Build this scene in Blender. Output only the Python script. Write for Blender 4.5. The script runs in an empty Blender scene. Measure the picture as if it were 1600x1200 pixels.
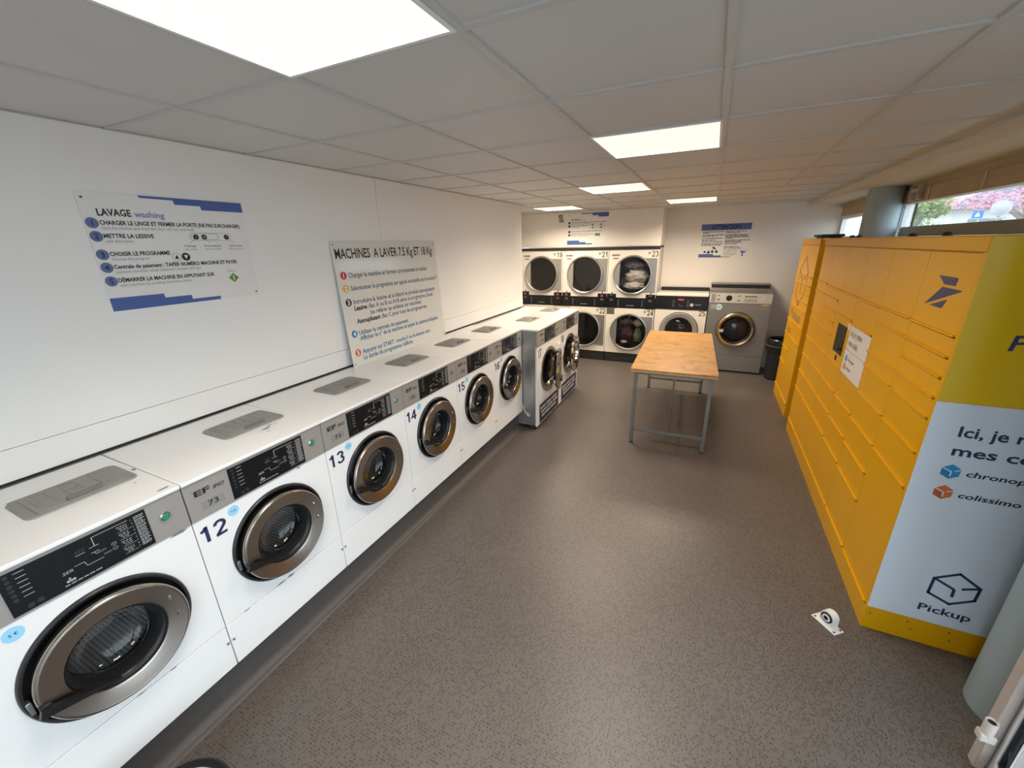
import bpy, bmesh, math, random
from math import pi, sin, cos, radians, sqrt, atan2
from mathutils import Matrix, Vector, noise

random.seed(7)
SC = bpy.context.scene
COL = SC.collection

# ------------------------------------------------------------------ camera
def camera():
    yaw, pitch, roll = 0.4487, -0.3308, -0.0239
    pos = Vector((1.7331, -0.3426, 1.9887))
    cy, sy, cp, sp = cos(yaw), sin(yaw), cos(pitch), sin(pitch)
    fwd = Vector((-sy * cp, cy * cp, sp)); right = Vector((cy, sy, 0)); up = right.cross(fwd)
    r2 = right * cos(roll) + up * sin(roll); u2 = up * cos(roll) - right * sin(roll)
    cd = bpy.data.cameras.new('camera'); cam = bpy.data.objects.new('camera', cd); COL.objects.link(cam)
    cd.sensor_width = 36.0; cd.lens = 36.0 * 631.6 / 1600.0; cd.clip_start = 0.02; cd.clip_end = 300
    m = Matrix.Identity(4)
    for i in range(3):
        m[i][0] = r2[i]; m[i][1] = u2[i]; m[i][2] = -fwd[i]; m[i][3] = pos[i]
    cam.matrix_world = m
    SC.camera = cam
camera()

# ------------------------------------------------------------------ world, daylight, exposure
SKY = 5.0
w = bpy.data.worlds.new('overcast_sky'); SC.world = w; w.use_nodes = True
bg = w.node_tree.nodes['Background']
bg.inputs[0].default_value = (0.80, 0.90, 1.0, 1); bg.inputs[1].default_value = SKY
SC.view_settings.view_transform = 'Standard'; SC.view_settings.look = 'None'
SC.view_settings.gamma = 1.0; SC.view_settings.use_curve_mapping = False
SC.view_settings.exposure = -0.05
SC.cycles.use_denoising = True
SC.cycles.max_bounces = 10; SC.cycles.diffuse_bounces = 5; SC.cycles.transparent_max_bounces = 16
SC.cycles.sample_clamp_indirect = 6.0
SC.cycles.caustics_reflective = False; SC.cycles.caustics_refractive = False
LAMP_W = 24.0                 # watts of a full-strength ceiling panel
LAMP_COL = (1.0, 0.83, 0.64)
def portal(name, loc, rot, sx, sy):      # marks a glazed opening for the sky's light
    ld = bpy.data.lights.new(name, 'AREA'); ld.shape = 'RECTANGLE'; ld.size = sx; ld.size_y = sy
    ld.cycles.is_portal = True
    o = bpy.data.objects.new(name, ld); COL.objects.link(o); o.location = loc; o.rotation_euler = rot
portal('daylight_opening', (3.02, -0.25, 1.2), (0, radians(90), 0), 2.4, 2.9)
portal('daylight_opening', (1.85, -1.78, 1.1), (radians(90), 0, 0), 1.9, 2.0)

# ------------------------------------------------------------------ helpers
class MB:
    def __init__(s): s.v = []; s.f = []
    def add(s, vs, fs):
        b = len(s.v); s.v += [tuple(p) for p in vs]; s.f += [tuple(i + b for i in f) for f in fs]; return s
    def box(s, x0, x1, y0, y1, z0, z1, ch=0):
        if ch:
            bm = bmesh.new(); bmesh.ops.create_cube(bm, size=1)
            for v in bm.verts:
                v.co = Vector(((x0 + x1) / 2 + v.co.x * (x1 - x0), (y0 + y1) / 2 + v.co.y * (y1 - y0), (z0 + z1) / 2 + v.co.z * (z1 - z0)))
            bmesh.ops.bevel(bm, geom=bm.edges[:], offset=ch, segments=2, affect='EDGES', profile=0.5)
            bm.verts.index_update()
            s.add([v.co[:] for v in bm.verts], [[v.index for v in f.verts] for f in bm.faces]); bm.free(); return s
        vs = [(x0, y0, z0), (x1, y0, z0), (x1, y1, z0), (x0, y1, z0), (x0, y0, z1), (x1, y0, z1), (x1, y1, z1), (x0, y1, z1)]
        return s.add(vs, [(3, 2, 1, 0), (4, 5, 6, 7), (0, 1, 5, 4), (1, 2, 6, 5), (2, 3, 7, 6), (3, 0, 4, 7)])
    def lathe(s, prof, c=(0, 0, 0), axis='y', n=48, a0=0.0, a1=2 * pi):
        full = abs(a1 - a0 - 2 * pi) < 1e-6; m = n if full else n + 1
        rings = []
        for r, h in prof:
            ring = []
            if r < 1e-6:
                p = (0, h, 0) if axis == 'y' else (0, 0, h)
                s.v.append((c[0] + p[0], c[1] + p[1], c[2] + p[2])); rings.append([len(s.v) - 1] * m); continue
            for i in range(m):
                a = a0 + (a1 - a0) * i / n
                p = (r * cos(a), h, r * sin(a)) if axis == 'y' else (r * cos(a), r * sin(a), h)
                s.v.append((c[0] + p[0], c[1] + p[1], c[2] + p[2])); ring.append(len(s.v) - 1)
            rings.append(ring)
        for a, b in zip(rings, rings[1:]):
            for i in range(n):
                j = (i + 1) % m
                q = [a[i], a[j], b[j], b[i]]; q2 = []
                for k in q:
                    if k not in q2: q2.append(k)
                if len(q2) > 2: s.f.append(tuple(q2))
        return s
    def disc(s, x, z, r, y0, y1, n=24):
        return s.lathe([(0, y0), (r, y0), (r, y1)], (x, 0, z), 'y', n)
    def poly(s, pts, y0, y1):
        n = len(pts); b = len(s.v)
        s.v += [(p[0], y0, p[1]) for p in pts] + [(p[0], y1, p[1]) for p in pts]
        s.f.append(tuple(b + i for i in range(n))); s.f.append(tuple(b + n + i for i in reversed(range(n))))
        for i in range(n):
            j = (i + 1) % n; s.f.append((b + i, b + n + i, b + n + j, b + j))
        return s
    def plate(s, x0, x1, z0, z1, cx, cz, r, y0, y1, n=56):
        A = [2 * pi * i / n for i in range(n)] + [atan2(z - cz, x - cx) % (2 * pi) for x in (x0, x1) for z in (z0, z1)]
        A = sorted(set(round(a, 6) for a in A)); m = len(A); b = len(s.v)
        out = []
        for a in A:
            dx, dz = cos(a), sin(a)
            t = min([((x1 if dx > 0 else x0) - cx) / dx if abs(dx) > 1e-9 else 1e9, ((z1 if dz > 0 else z0) - cz) / dz if abs(dz) > 1e-9 else 1e9])
            out.append((cx + dx * t, cz + dz * t))
        inn = [(cx + r * cos(a), cz + r * sin(a)) for a in A]
        for ring, y in ((out, y0), (inn, y0), (inn, y1), (out, y1)):
            s.v += [(p[0], y, p[1]) for p in ring]
        for k in range(4):
            k2 = (k + 1) % 4
            for i in range(m):
                j = (i + 1) % m
                s.f.append((b + k * m + i, b + k * m + j, b + k2 * m + j, b + k2 * m + i))
        return s
    def tube(s, pts, r, n=8, cap=True):
        pts = [Vector(p) for p in pts]; rs = r if isinstance(r, (list, tuple)) else [r] * len(pts)
        rings = []; prev = None
        for i, p in enumerate(pts):
            d = (pts[min(i + 1, len(pts) - 1)] - pts[max(i - 1, 0)]).normalized()
            if prev is None:
                u = d.orthogonal().normalized()
            else:
                u = (prev - d * prev.dot(d)).normalized()
            prev = u; v2 = d.cross(u); ring = []
            for k in range(n):
                a = 2 * pi * k / n; q = p + (u * cos(a) + v2 * sin(a)) * rs[i]
                s.v.append(q[:]); ring.append(len(s.v) - 1)
            rings.append(ring)
        for a, b in zip(rings, rings[1:]):
            for k in range(n): s.f.append((a[k], a[(k + 1) % n], b[(k + 1) % n], b[k]))
        if cap: s.f.append(tuple(reversed(rings[0]))); s.f.append(tuple(rings[-1]))
        return s
    def blob(s, c, r, amp=0.25, freq=3.0, seed=0, nu=40, nv=24):
        c = Vector(c); b = len(s.v)
        for j in range(nv + 1):
            t = pi * j / nv
            for i in range(nu):
                a = 2 * pi * i / nu; d = Vector((sin(t) * cos(a), sin(t) * sin(a), cos(t)))
                k = 1 + amp * noise.noise(d * freq + Vector((seed, 0, 0))) + amp * 0.6 * abs(noise.noise(d * freq * 2.3 + Vector((0, seed, 0))))
                s.v.append((c.x + d.x * r[0] * k, c.y + d.y * r[1] * k, c.z + d.z * r[2] * k))
        for j in range(nv):
            for i in range(nu):
                s.f.append((b + j * nu + i, b + j * nu + (i + 1) % nu, b + (j + 1) * nu + (i + 1) % nu, b + (j + 1) * nu + i))
        return s
    def mesh(s, name, m, smooth=True, angle=22):
        me = bpy.data.meshes.new(name); me.from_pydata(s.v, [], s.f); me.validate()
        bm = bmesh.new(); bm.from_mesh(me)
        bmesh.ops.remove_doubles(bm, verts=bm.verts[:], dist=1e-6)
        bmesh.ops.recalc_face_normals(bm, faces=bm.faces[:]); bm.to_mesh(me); bm.free()
        me.materials.append(m)
        if smooth:
            me.polygons.foreach_set('use_smooth', [True] * len(me.polygons)); me.set_sharp_from_angle(angle=radians(angle))
        return me

def obj(name, mb, m=None, parent=None, label=None, kind=None, smooth=True, angle=22):
    me = mb.mesh(name, m, smooth, angle) if isinstance(mb, MB) else mb
    o = bpy.data.objects.new(name, me); COL.objects.link(o)
    if parent is not None: o.parent = parent
    if label: o['label'] = label
    if kind: o['kind'] = kind
    return o
def tag(o, label, cat, group=None):
    o['label'] = label; o['category'] = cat
    if group: o['group'] = group
    return o
def thing(name, label, cat, loc=(0, 0, 0), rz=0.0, group=None):
    o = bpy.data.objects.new(name, None); COL.objects.link(o); o.empty_display_size = 0.1
    o.location = loc; o.rotation_euler = (0, 0, rz)
    return tag(o, label, cat, group)
def struct(name, mb, m, parent=None, label=None, smooth=True):
    o = obj(name, mb, m, parent, label, 'structure' if parent is None else None, smooth); return o

# ------------------------------------------------------------------ materials
def mat(name, col, rough=0.5, metal=0.0, var=0.0, vscale=6.0, bump=0.0, bscale=200.0, rvar=0.0, spec=0.5, emit=None, coat=0.0):
    m = bpy.data.materials.new(name); m.use_nodes = True; nt = m.node_tree; p = nt.nodes['Principled BSDF']
    p.inputs['Base Color'].default_value = (*col, 1); p.inputs['Roughness'].default_value = rough
    p.inputs['Metallic'].default_value = metal; p.inputs['Specular IOR Level'].default_value = spec
    p.inputs['Coat Weight'].default_value = coat
    if emit: p.inputs['Emission Color'].default_value = (*emit[0], 1); p.inputs['Emission Strength'].default_value = emit[1]
    if var or rvar:
        g = nt.nodes.new('ShaderNodeNewGeometry'); n = nt.nodes.new('ShaderNodeTexNoise'); n.inputs['Scale'].default_value = vscale; n.inputs['Detail'].default_value = 5
        nt.links.new(g.outputs['Position'], n.inputs['Vector'])
        if var:
            mx = nt.nodes.new('ShaderNodeMix'); mx.data_type = 'RGBA'
            mx.inputs[6].default_value = (*[max(0, c * (1 - var)) for c in col], 1); mx.inputs[7].default_value = (*[min(1, c * (1 + var)) for c in col], 1)
            nt.links.new(n.outputs['Fac'], mx.inputs[0]); nt.links.new(mx.outputs[2], p.inputs['Base Color'])
        if rvar:
            mr = nt.nodes.new('ShaderNodeMapRange'); mr.inputs[3].default_value = rough - rvar; mr.inputs[4].default_value = rough + rvar
            nt.links.new(n.outputs['Fac'], mr.inputs[0]); nt.links.new(mr.outputs[0], p.inputs['Roughness'])
    if bump:
        g2 = nt.nodes.new('ShaderNodeNewGeometry'); n2 = nt.nodes.new('ShaderNodeTexNoise'); n2.inputs['Scale'].default_value = bscale
        b = nt.nodes.new('ShaderNodeBump'); b.inputs['Strength'].default_value = bump; b.inputs['Distance'].default_value = 0.002
        nt.links.new(g2.outputs['Position'], n2.inputs['Vector']); nt.links.new(n2.outputs['Fac'], b.inputs['Height']); nt.links.new(b.outputs[0], p.inputs['Normal'])
    return m
def glass_mat(name, tint=(1, 1, 1), refl=0.12, rough=0.03):
    m = bpy.data.materials.new(name); m.use_nodes = True; nt = m.node_tree; nt.nodes.clear()
    o = nt.nodes.new('ShaderNodeOutputMaterial'); t = nt.nodes.new('ShaderNodeBsdfTransparent'); t.inputs[0].default_value = (*tint, 1)
    g = nt.nodes.new('ShaderNodeBsdfGlossy'); g.inputs['Roughness'].default_value = rough
    lw = nt.nodes.new('ShaderNodeLayerWeight'); lw.inputs[0].default_value = 0.35
    mr = nt.nodes.new('ShaderNodeMapRange'); mr.inputs[3].default_value = refl * 0.4; mr.inputs[4].default_value = min(1, refl * 4)
    mx = nt.nodes.new('ShaderNodeMixShader')
    nt.links.new(lw.outputs['Fresnel'], mr.inputs[0]); nt.links.new(mr.outputs[0], mx.inputs[0])
    nt.links.new(t.outputs[0], mx.inputs[1]); nt.links.new(g.outputs[0], mx.inputs[2]); nt.links.new(mx.outputs[0], o.inputs[0])
    return m
def floor_mat():
    m = bpy.data.materials.new('speckled_vinyl'); m.use_nodes = True; nt = m.node_tree; p = nt.nodes['Principled BSDF']; N = nt.nodes.new; L = nt.links.new
    g = N('ShaderNodeNewGeometry')
    v = N('ShaderNodeTexVoronoi'); v.voronoi_dimensions = '2D'; v.inputs['Scale'].default_value = 1 / 0.0085; v.inputs['Randomness'].default_value = 0.12
    mp = N('ShaderNodeMapping'); mp.inputs['Scale'].default_value = (1.0, 0.72, 1); L(g.outputs['Position'], mp.inputs[0]); L(mp.outputs[0], v.inputs['Vector'])
    dot = N('ShaderNodeMapRange'); dot.inputs[1].default_value = 0.30; dot.inputs[2].default_value = 0.42; dot.inputs[3].default_value = 1; dot.inputs[4].default_value = 0
    L(v.outputs['Distance'], dot.inputs[0])
    sep = N('ShaderNodeSeparateColor'); L(v.outputs['Color'], sep.inputs[0])
    dk = N('ShaderNodeMapRange'); dk.inputs[1].default_value = 0.30; dk.inputs[2].default_value = 0.95; L(sep.outputs[0], dk.inputs[0])
    mul = N('ShaderNodeMath'); mul.operation = 'MULTIPLY'; L(dot.outputs[0], mul.inputs[0]); L(dk.outputs[0], mul.inputs[1])
    n = N('ShaderNodeTexNoise'); n.inputs['Scale'].default_value = 1.1; n.inputs['Detail'].default_value = 6; L(g.outputs['Position'], n.inputs['Vector'])
    base = N('ShaderNodeMix'); base.data_type = 'RGBA'; base.inputs[6].default_value = (0.100, 0.086, 0.077, 1); base.inputs[7].default_value = (0.138, 0.120, 0.108, 1)
    L(n.outputs['Fac'], base.inputs[0])
    mx = N('ShaderNodeMix'); mx.data_type = 'RGBA'; mx.inputs[7].default_value = (0.036, 0.030, 0.027, 1); L(base.outputs[2], mx.inputs[6]); L(mul.outputs[0], mx.inputs[0])
    L(mx.outputs[2], p.inputs['Base Color'])
    mr = N('ShaderNodeMapRange'); mr.inputs[3].default_value = 0.30; mr.inputs[4].default_value = 0.52; L(n.outputs['Fac'], mr.inputs[0]); L(mr.outputs[0], p.inputs['Roughness'])
    b = N('ShaderNodeBump'); b.inputs['Strength'].default_value = 0.25; b.inputs['Distance'].default_value = 0.001; L(v.outputs['Distance'], b.inputs['Height']); L(b.outputs[0], p.inputs['Normal'])
    return m
def ply_mat():
    m = bpy.data.materials.new('worn_plywood'); m.use_nodes = True; nt = m.node_tree; p = nt.nodes['Principled BSDF']; N = nt.nodes.new; L = nt.links.new
    tc = N('ShaderNodeTexCoord'); mp = N('ShaderNodeMapping'); mp.inputs['Scale'].default_value = (5, 8, 4)
    L(tc.outputs['Object'], mp.inputs[0])
    n1 = N('ShaderNodeTexNoise'); n1.inputs['Scale'].default_value = 1.3; n1.inputs['Detail'].default_value = 9; n1.inputs['Roughness'].default_value = 0.72; n1.inputs['Distortion'].default_value = 0.9; L(mp.outputs[0], n1.inputs['Vector'])
    cr = N('ShaderNodeValToRGB'); e = cr.color_ramp.elements; e[0].position = 0.30; e[0].color = (0.17, 0.075, 0.016, 1); e[1].position = 0.64; e[1].color = (0.42, 0.240, 0.078, 1)
    k = e.new(0.46); k.color = (0.36, 0.185, 0.048, 1)
    L(n1.outputs['Fac'], cr.inputs[0]); L(cr.outputs[0], p.inputs['Base Color']); p.inputs['Roughness'].default_value = 0.42
    return m
def drum_mat(cx=0.33, cz=0.701, R_=0.235, pitch=0.0145):
    m = bpy.data.materials.new('perforated_drum'); m.use_nodes = True; nt = m.node_tree; p = nt.nodes['Principled BSDF']; N = nt.nodes.new; L = nt.links.new
    def op(o, a, b=None):
        n = N('ShaderNodeMath'); n.operation = o
        for i, q in enumerate((a, b)):
            if q is None: continue
            if isinstance(q, (int, float)): n.inputs[i].default_value = q
            else: L(q, n.inputs[i])
        return n.outputs[0]
    tc = N('ShaderNodeTexCoord'); sp = N('ShaderNodeSeparateXYZ'); L(tc.outputs['Object'], sp.inputs[0])
    x = op('SUBTRACT', sp.outputs[0], cx); z = op('SUBTRACT', sp.outputs[2], cz)
    u = op('MULTIPLY', op('ARCTAN2', z, x), R_ / pitch)
    r = op('SQRT', op('ADD', op('MULTIPLY', x, x), op('MULTIPLY', z, z)))
    v_ = op('DIVIDE', op('ADD', sp.outputs[1], r), pitch)
    cb = N('ShaderNodeCombineXYZ'); L(u, cb.inputs[0]); L(v_, cb.inputs[1])
    v = N('ShaderNodeTexVoronoi'); v.voronoi_dimensions = '2D'; v.inputs['Scale'].default_value = 1.0; v.inputs['Randomness'].default_value = 0.0; L(cb.outputs[0], v.inputs['Vector'])
    mr = N('ShaderNodeMapRange'); mr.inputs[1].default_value = 0.24; mr.inputs[2].default_value = 0.32; mr.inputs[3].default_value = 0.02; mr.inputs[4].default_value = 0.62; L(v.outputs['Distance'], mr.inputs[0])
    cc = N('ShaderNodeCombineColor'); [L(mr.outputs[0], cc.inputs[i]) for i in range(3)]
    L(cc.outputs[0], p.inputs['Base Color']); p.inputs['Metallic'].default_value = 0.6; p.inputs['Roughness'].default_value = 0.40
    return m
def steel_mat(name, col, rough, stretch=(2, 2, 220), amt=0.10):
    m = bpy.data.materials.new(name); m.use_nodes = True; nt = m.node_tree; p = nt.nodes['Principled BSDF']; N = nt.nodes.new; L = nt.links.new
    tc = N('ShaderNodeTexCoord'); mp = N('ShaderNodeMapping'); mp.inputs['Scale'].default_value = stretch; L(tc.outputs['Object'], mp.inputs[0])
    n = N('ShaderNodeTexNoise'); n.inputs['Scale'].default_value = 1; n.inputs['Detail'].default_value = 4; L(mp.outputs[0], n.inputs['Vector'])
    mr = N('ShaderNodeMapRange'); mr.inputs[3].default_value = max(0.02, rough - amt); mr.inputs[4].default_value = rough + amt; L(n.outputs['Fac'], mr.inputs[0]); L(mr.outputs[0], p.inputs['Roughness'])
    p.inputs['Base Color'].default_value = (*col, 1); p.inputs['Metallic'].default_value = 1.0
    return m

M = dict(
    wall=mat('white_wall_panel', (0.80, 0.79, 0.77), 0.42, var=0.03, vscale=1.5), plaster=mat('cream_plaster', (0.78, 0.75, 0.70), 0.7, var=0.04, vscale=2.0, bump=0.1, bscale=90),
    tile=mat('ceiling_tile_white', (0.60, 0.59, 0.585), 0.55, var=0.03, vscale=2.5), bar=mat('ceiling_bar_white', (0.55, 0.54, 0.53), 0.5),
    slab=mat('plain_slab', (0.5, 0.5, 0.5), 0.9), soffit=mat('painted_soffit', (0.62, 0.55, 0.45), 0.7, var=0.05),
    floor=floor_mat(), cove=mat('cove_vinyl', (0.075, 0.068, 0.064), 0.55, var=0.15, vscale=30, bump=0.2, bscale=500), coveline=mat('worn_cove_edge', (0.15, 0.135, 0.125), 0.5, var=0.2, vscale=14),
    enamel=mat('white_enamel', (0.80, 0.81, 0.81), 0.22, var=0.015, vscale=3), enamel_top=mat('white_enamel_top', (0.82, 0.83, 0.83), 0.20, var=0.02, vscale=5),
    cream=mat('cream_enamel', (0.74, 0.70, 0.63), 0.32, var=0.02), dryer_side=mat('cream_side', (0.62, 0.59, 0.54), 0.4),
    silver=mat('silver_fascia', (0.34, 0.325, 0.31), 0.40, 0.25), brushed=mat('brushed_steel', (0.24, 0.225, 0.205), 0.42, 0.55, var=0.05, vscale=4, rvar=0.06), steel_door=mat('door_steel', (0.42, 0.41, 0.40), 0.30, 0.8, rvar=0.05, vscale=5),
    galv=mat('galvanised_sheet', (0.42, 0.43, 0.43), 0.38, 0.85, var=0.12, vscale=9, rvar=0.1), chrome=mat('chrome', (0.62, 0.59, 0.55), 0.10, 1.0), ring=mat('polished_ring', (0.40, 0.365, 0.33), 0.27, 1.0), grey_ring=mat('grey_door_ring', (0.40, 0.38, 0.38), 0.35, 0.5),
    gold_ring=mat('warm_steel_ring', (0.66, 0.58, 0.44), 0.22, 1.0),
    black=mat('black_plastic', (0.009, 0.009, 0.010), 0.38, spec=0.35), rubber=mat('black_rubber', (0.016, 0.016, 0.017), 0.55), fascia=mat('black_fascia', (0.007, 0.008, 0.010), 0.28, spec=0.3), matte=mat('matt_black', (0.010, 0.010, 0.010), 0.6), recess=mat('dark_recess', (0.022, 0.022, 0.024), 0.35),
    drum=drum_mat(), dark_drum=mat('dryer_drum', (0.07, 0.062, 0.058), 0.5, 0.4), glass=glass_mat('door_glass', (0.86, 0.87, 0.88), 0.07), dglass=glass_mat('smoked_glass', (0.80, 0.79, 0.78), 0.07), pane=glass_mat('window_glass', (0.96, 0.98, 0.98), 0.05, 0.01),
    lid=mat('grey_lid_plastic', (0.255, 0.255, 0.24), 0.5, var=0.06, vscale=20, bump=0.15, bscale=700), lid_dark=mat('lid_groove', (0.15, 0.15, 0.14), 0.5),
    ink=mat('black_ink', (0.012, 0.013, 0.018), 0.5), navy=mat('navy_ink', (0.018, 0.030, 0.095), 0.45), grey_ink=mat('grey_ink', (0.30, 0.30, 0.33), 0.6), white_ink=mat('white_ink', (0.38, 0.40, 0.40), 0.5), dim_ink=mat('dim_white_ink', (0.22, 0.24, 0.24), 0.5), green_ink=mat('faint_green_ink', (0.018, 0.026, 0.024), 0.4),
    blue_band=mat('blue_band', (0.055, 0.11, 0.33), 0.4, var=0.15, vscale=3), blue_disc=mat('slate_blue_disc', (0.10, 0.15, 0.32), 0.4), lilac_ink=mat('lilac_ink', (0.19, 0.23, 0.44), 0.5), sky_dot=mat('sky_blue_sticker', (0.30, 0.63, 0.86), 0.4), pale_dot=mat('pale_blue_sticker', (0.52, 0.70, 0.74), 0.4),
    board=mat('white_board', (0.76, 0.75, 0.73), 0.30), gloss_board=mat('glossy_cream_board', (0.70, 0.69, 0.64), 0.12, var=0.03), teal_ink=mat('slate_teal_ink', (0.12, 0.17, 0.23), 0.5), blue_ink=mat('steel_blue_ink', (0.045, 0.17, 0.31), 0.5),
    red=mat('red_disc', (0.52, 0.04, 0.045), 0.4), amber=mat('amber_disc', (0.75, 0.38, 0.05), 0.4), black_disc=mat('black_disc', (0.02, 0.015, 0.02), 0.4), blue_dot=mat('blue_disc', (0.02, 0.22, 0.42), 0.4), orange=mat('orange_disc', (0.72, 0.11, 0.02), 0.4),
    green=mat('green_mark', (0.09, 0.25, 0.05), 0.45), green_btn=mat('green_button', (0.015, 0.26, 0.14), 0.3), plate=mat('grey_label', (0.24, 0.235, 0.23), 0.5), plate2=mat('pale_label', (0.50, 0.49, 0.46), 0.4), darklabel=mat('dark_label', (0.10, 0.085, 0.07), 0.5),
    led=mat('red_led', (0.3, 0.02, 0.03), 0.4, emit=((1.0, 0.05, 0.10), 0.45)), navy_panel=mat('navy_panel', (0.008, 0.018, 0.065), 0.35),
    yellow=mat('yellow_locker_paint', (0.66, 0.335, 0.001), 0.36, spec=0.35, bump=0.03, bscale=900), yellow_side=mat('yellow_film', (0.72, 0.465, 0.003), 0.20), white_film=mat('white_film', (0.66, 0.74, 0.83), 0.30), indigo=mat('indigo_print', (0.030, 0.030, 0.115), 0.4), chrono=mat('bright_blue_print', (0.02, 0.28, 0.58), 0.4), chrono2=mat('deep_blue_print', (0.02, 0.20, 0.42), 0.4), colis=mat('orange_print', (0.62, 0.17, 0.03), 0.4), colis2=mat('rust_print', (0.45, 0.10, 0.02), 0.4), signwhite=mat('sign_white', (0.70, 0.66, 0.64), 0.4), greyprint=mat('grey_print', (0.12, 0.11, 0.10), 0.5),
    ply=ply_mat(), ply_edge=mat('ply_edge', (0.50, 0.30, 0.13), 0.6, var=0.2, vscale=60), tube=mat('grey_tube_steel', (0.20, 0.20, 0.19), 0.42, 0.7, var=0.2, vscale=30),
    column=mat('blue_grey_paint', (0.30, 0.37, 0.39), 0.5, var=0.03), frame=mat('white_aluminium', (0.80, 0.82, 0.84), 0.35), jamb=mat('beige_paint', (0.46, 0.40, 0.36), 0.55, var=0.12, vscale=9), header=mat('tan_header', (0.40, 0.31, 0.20), 0.65, var=0.15, vscale=6), greybar=mat('grey_sill', (0.30, 0.33, 0.34), 0.5),
    hinge=mat('cream_hinge', (0.60, 0.55, 0.51), 0.4), white_plastic=mat('white_plastic', (0.80, 0.79, 0.76), 0.35), bag=mat('bin_bag', (0.010, 0.010, 0.012), 0.22, bump=0.8, bscale=25), bin=mat('bin_black', (0.014, 0.014, 0.015), 0.4), blue_liner=mat('blue_liner', (0.03, 0.09, 0.20), 0.4),
    cloth_w=mat('white_laundry', (0.62, 0.60, 0.57), 0.9, var=0.25, vscale=25), cloth_g=mat('grey_laundry', (0.20, 0.21, 0.21), 0.9, var=0.3, vscale=20), cloth_p=mat('plum_laundry', (0.075, 0.035, 0.045), 0.9, var=0.35, vscale=18), cloth_gr=mat('green_laundry', (0.15, 0.21, 0.12), 0.9, var=0.25, vscale=18), cloth_b=mat('brown_laundry', (0.22, 0.17, 0.14), 0.9, var=0.25, vscale=18),
    ground=mat('pavement', (0.35, 0.35, 0.34), 0.8, var=0.1), house=mat('white_render', (0.62, 0.62, 0.60), 0.8), roof=mat('slate_roof', (0.20, 0.22, 0.25), 0.6), bark=mat('bark', (0.16, 0.13, 0.11), 0.9), petal=mat('pink_blossom', (0.62, 0.24, 0.33), 0.7, var=0.3, vscale=8), leaf=mat('olive_leaves', (0.22, 0.26, 0.10), 0.7, var=0.4, vscale=5), sign_blue=mat('sign_blue', (0.05, 0.16, 0.50), 0.4), metal=mat('grey_pole', (0.35, 0.36, 0.37), 0.5, 0.5), winglass=mat('dark_window', (0.22, 0.25, 0.27), 0.2), scuff=mat('bare_metal_chip', (0.20, 0.20, 0.20), 0.6),
)

# ------------------------------------------------------------------ lettering
_TX = {}
def text_mesh(body, h, m, width=None, align='L', bold=0.0, shear=0.0, narrow=1.0):
    key = (body, h, m.name, width, align, bold, shear, narrow)
    if key in _TX: return _TX[key]
    cu = bpy.data.curves.new('lettering', 'FONT'); cu.body = body; cu.size = 1.0; cu.offset = bold; cu.extrude = 0.0; cu.shear = shear; cu.resolution_u = 2; cu.fill_mode = 'FRONT'
    o = bpy.data.objects.new('lettering', cu); me = bpy.data.meshes.new_from_object(o)
    bpy.data.objects.remove(o); bpy.data.curves.remove(cu)
    cap = 0.69; s = h / cap
    xs = [v.co.x for v in me.vertices] or [0, 1]; x0, x1 = min(xs), max(xs)
    sx = width / (x1 - x0) if width else s * narrow
    off = {'L': x0, 'C': (x0 + x1) / 2, 'R': x1}[align]
    for v in me.vertices: v.co.x = (v.co.x - off) * sx; v.co.y *= s
    me.materials.clear(); me.materials.append(m); me.name = 'lettering'
    _TX[key] = me; return me
def text(parent, body, h, x, z, y, m, name='lettering', **k):
    o = obj(name, text_mesh(body, h, m, **k), parent=parent); o.location = (x, y - 0.0008, z); o.rotation_euler = (pi / 2, 0, 0)
    return o
def bars(mb, x0, x1, z, h, y, rnd, gap=0.006, wmin=0.012, wmax=0.05):     # a line of print too small to read
    x = x0
    while x < x1 - wmin * 0.5:
        wd = min(rnd.uniform(wmin, wmax), x1 - x); mb.poly([(x, z), (x + wd, z), (x + wd, z + h), (x, z + h)], y - 0.0008, y); x += wd + gap
    return mb

def arc(cx, cz, rx, rz, a0, a1, n=14): return [(cx + rx * cos(radians(a0 + (a1 - a0) * i / n)), cz + rz * sin(radians(a0 + (a1 - a0) * i / n))) for i in range(n + 1)]
_six = [arc(0.30, 0.30, 0.215, 0.225, 0, 360, 20), [(0.085, 0.30), (0.09, 0.50), (0.13, 0.72), (0.20, 0.86), (0.31, 0.925), (0.42, 0.89), (0.50, 0.77)]]
DIG = {'0': [arc(0.3, 0.5, 0.21, 0.425, 0, 360, 24)], '1': [[(0.12, 0.76), (0.26, 0.80), (0.36, 0.96)], [(0.36, 1.0), (0.36, 0.0)]], '2': [arc(0.30, 0.695, 0.215, 0.23, 175, -35) + [(0.10, 0.09)], [(0.05, 0.075), (0.55, 0.075)]],
       '3': [arc(0.29, 0.735, 0.195, 0.19, 165, -80), arc(0.29, 0.29, 0.225, 0.215, 85, -165)], '4': [[(0.43, 0.0), (0.43, 0.98)], [(0.41, 0.95), (0.07, 0.30), (0.60, 0.30)]], '5': [[(0.53, 0.925), (0.17, 0.925), (0.115, 0.49)], arc(0.29, 0.325, 0.225, 0.25, 140, -155)],
       '6': _six, '7': [[(0.05, 0.925), (0.54, 0.925), (0.35, 0.5), (0.24, 0.0)]], '8': [arc(0.3, 0.735, 0.185, 0.19, 0, 360, 20), arc(0.3, 0.285, 0.22, 0.215, 0, 360, 20)], '9': [[(0.6 - x, 1 - z) for x, z in st] for st in _six]}
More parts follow.
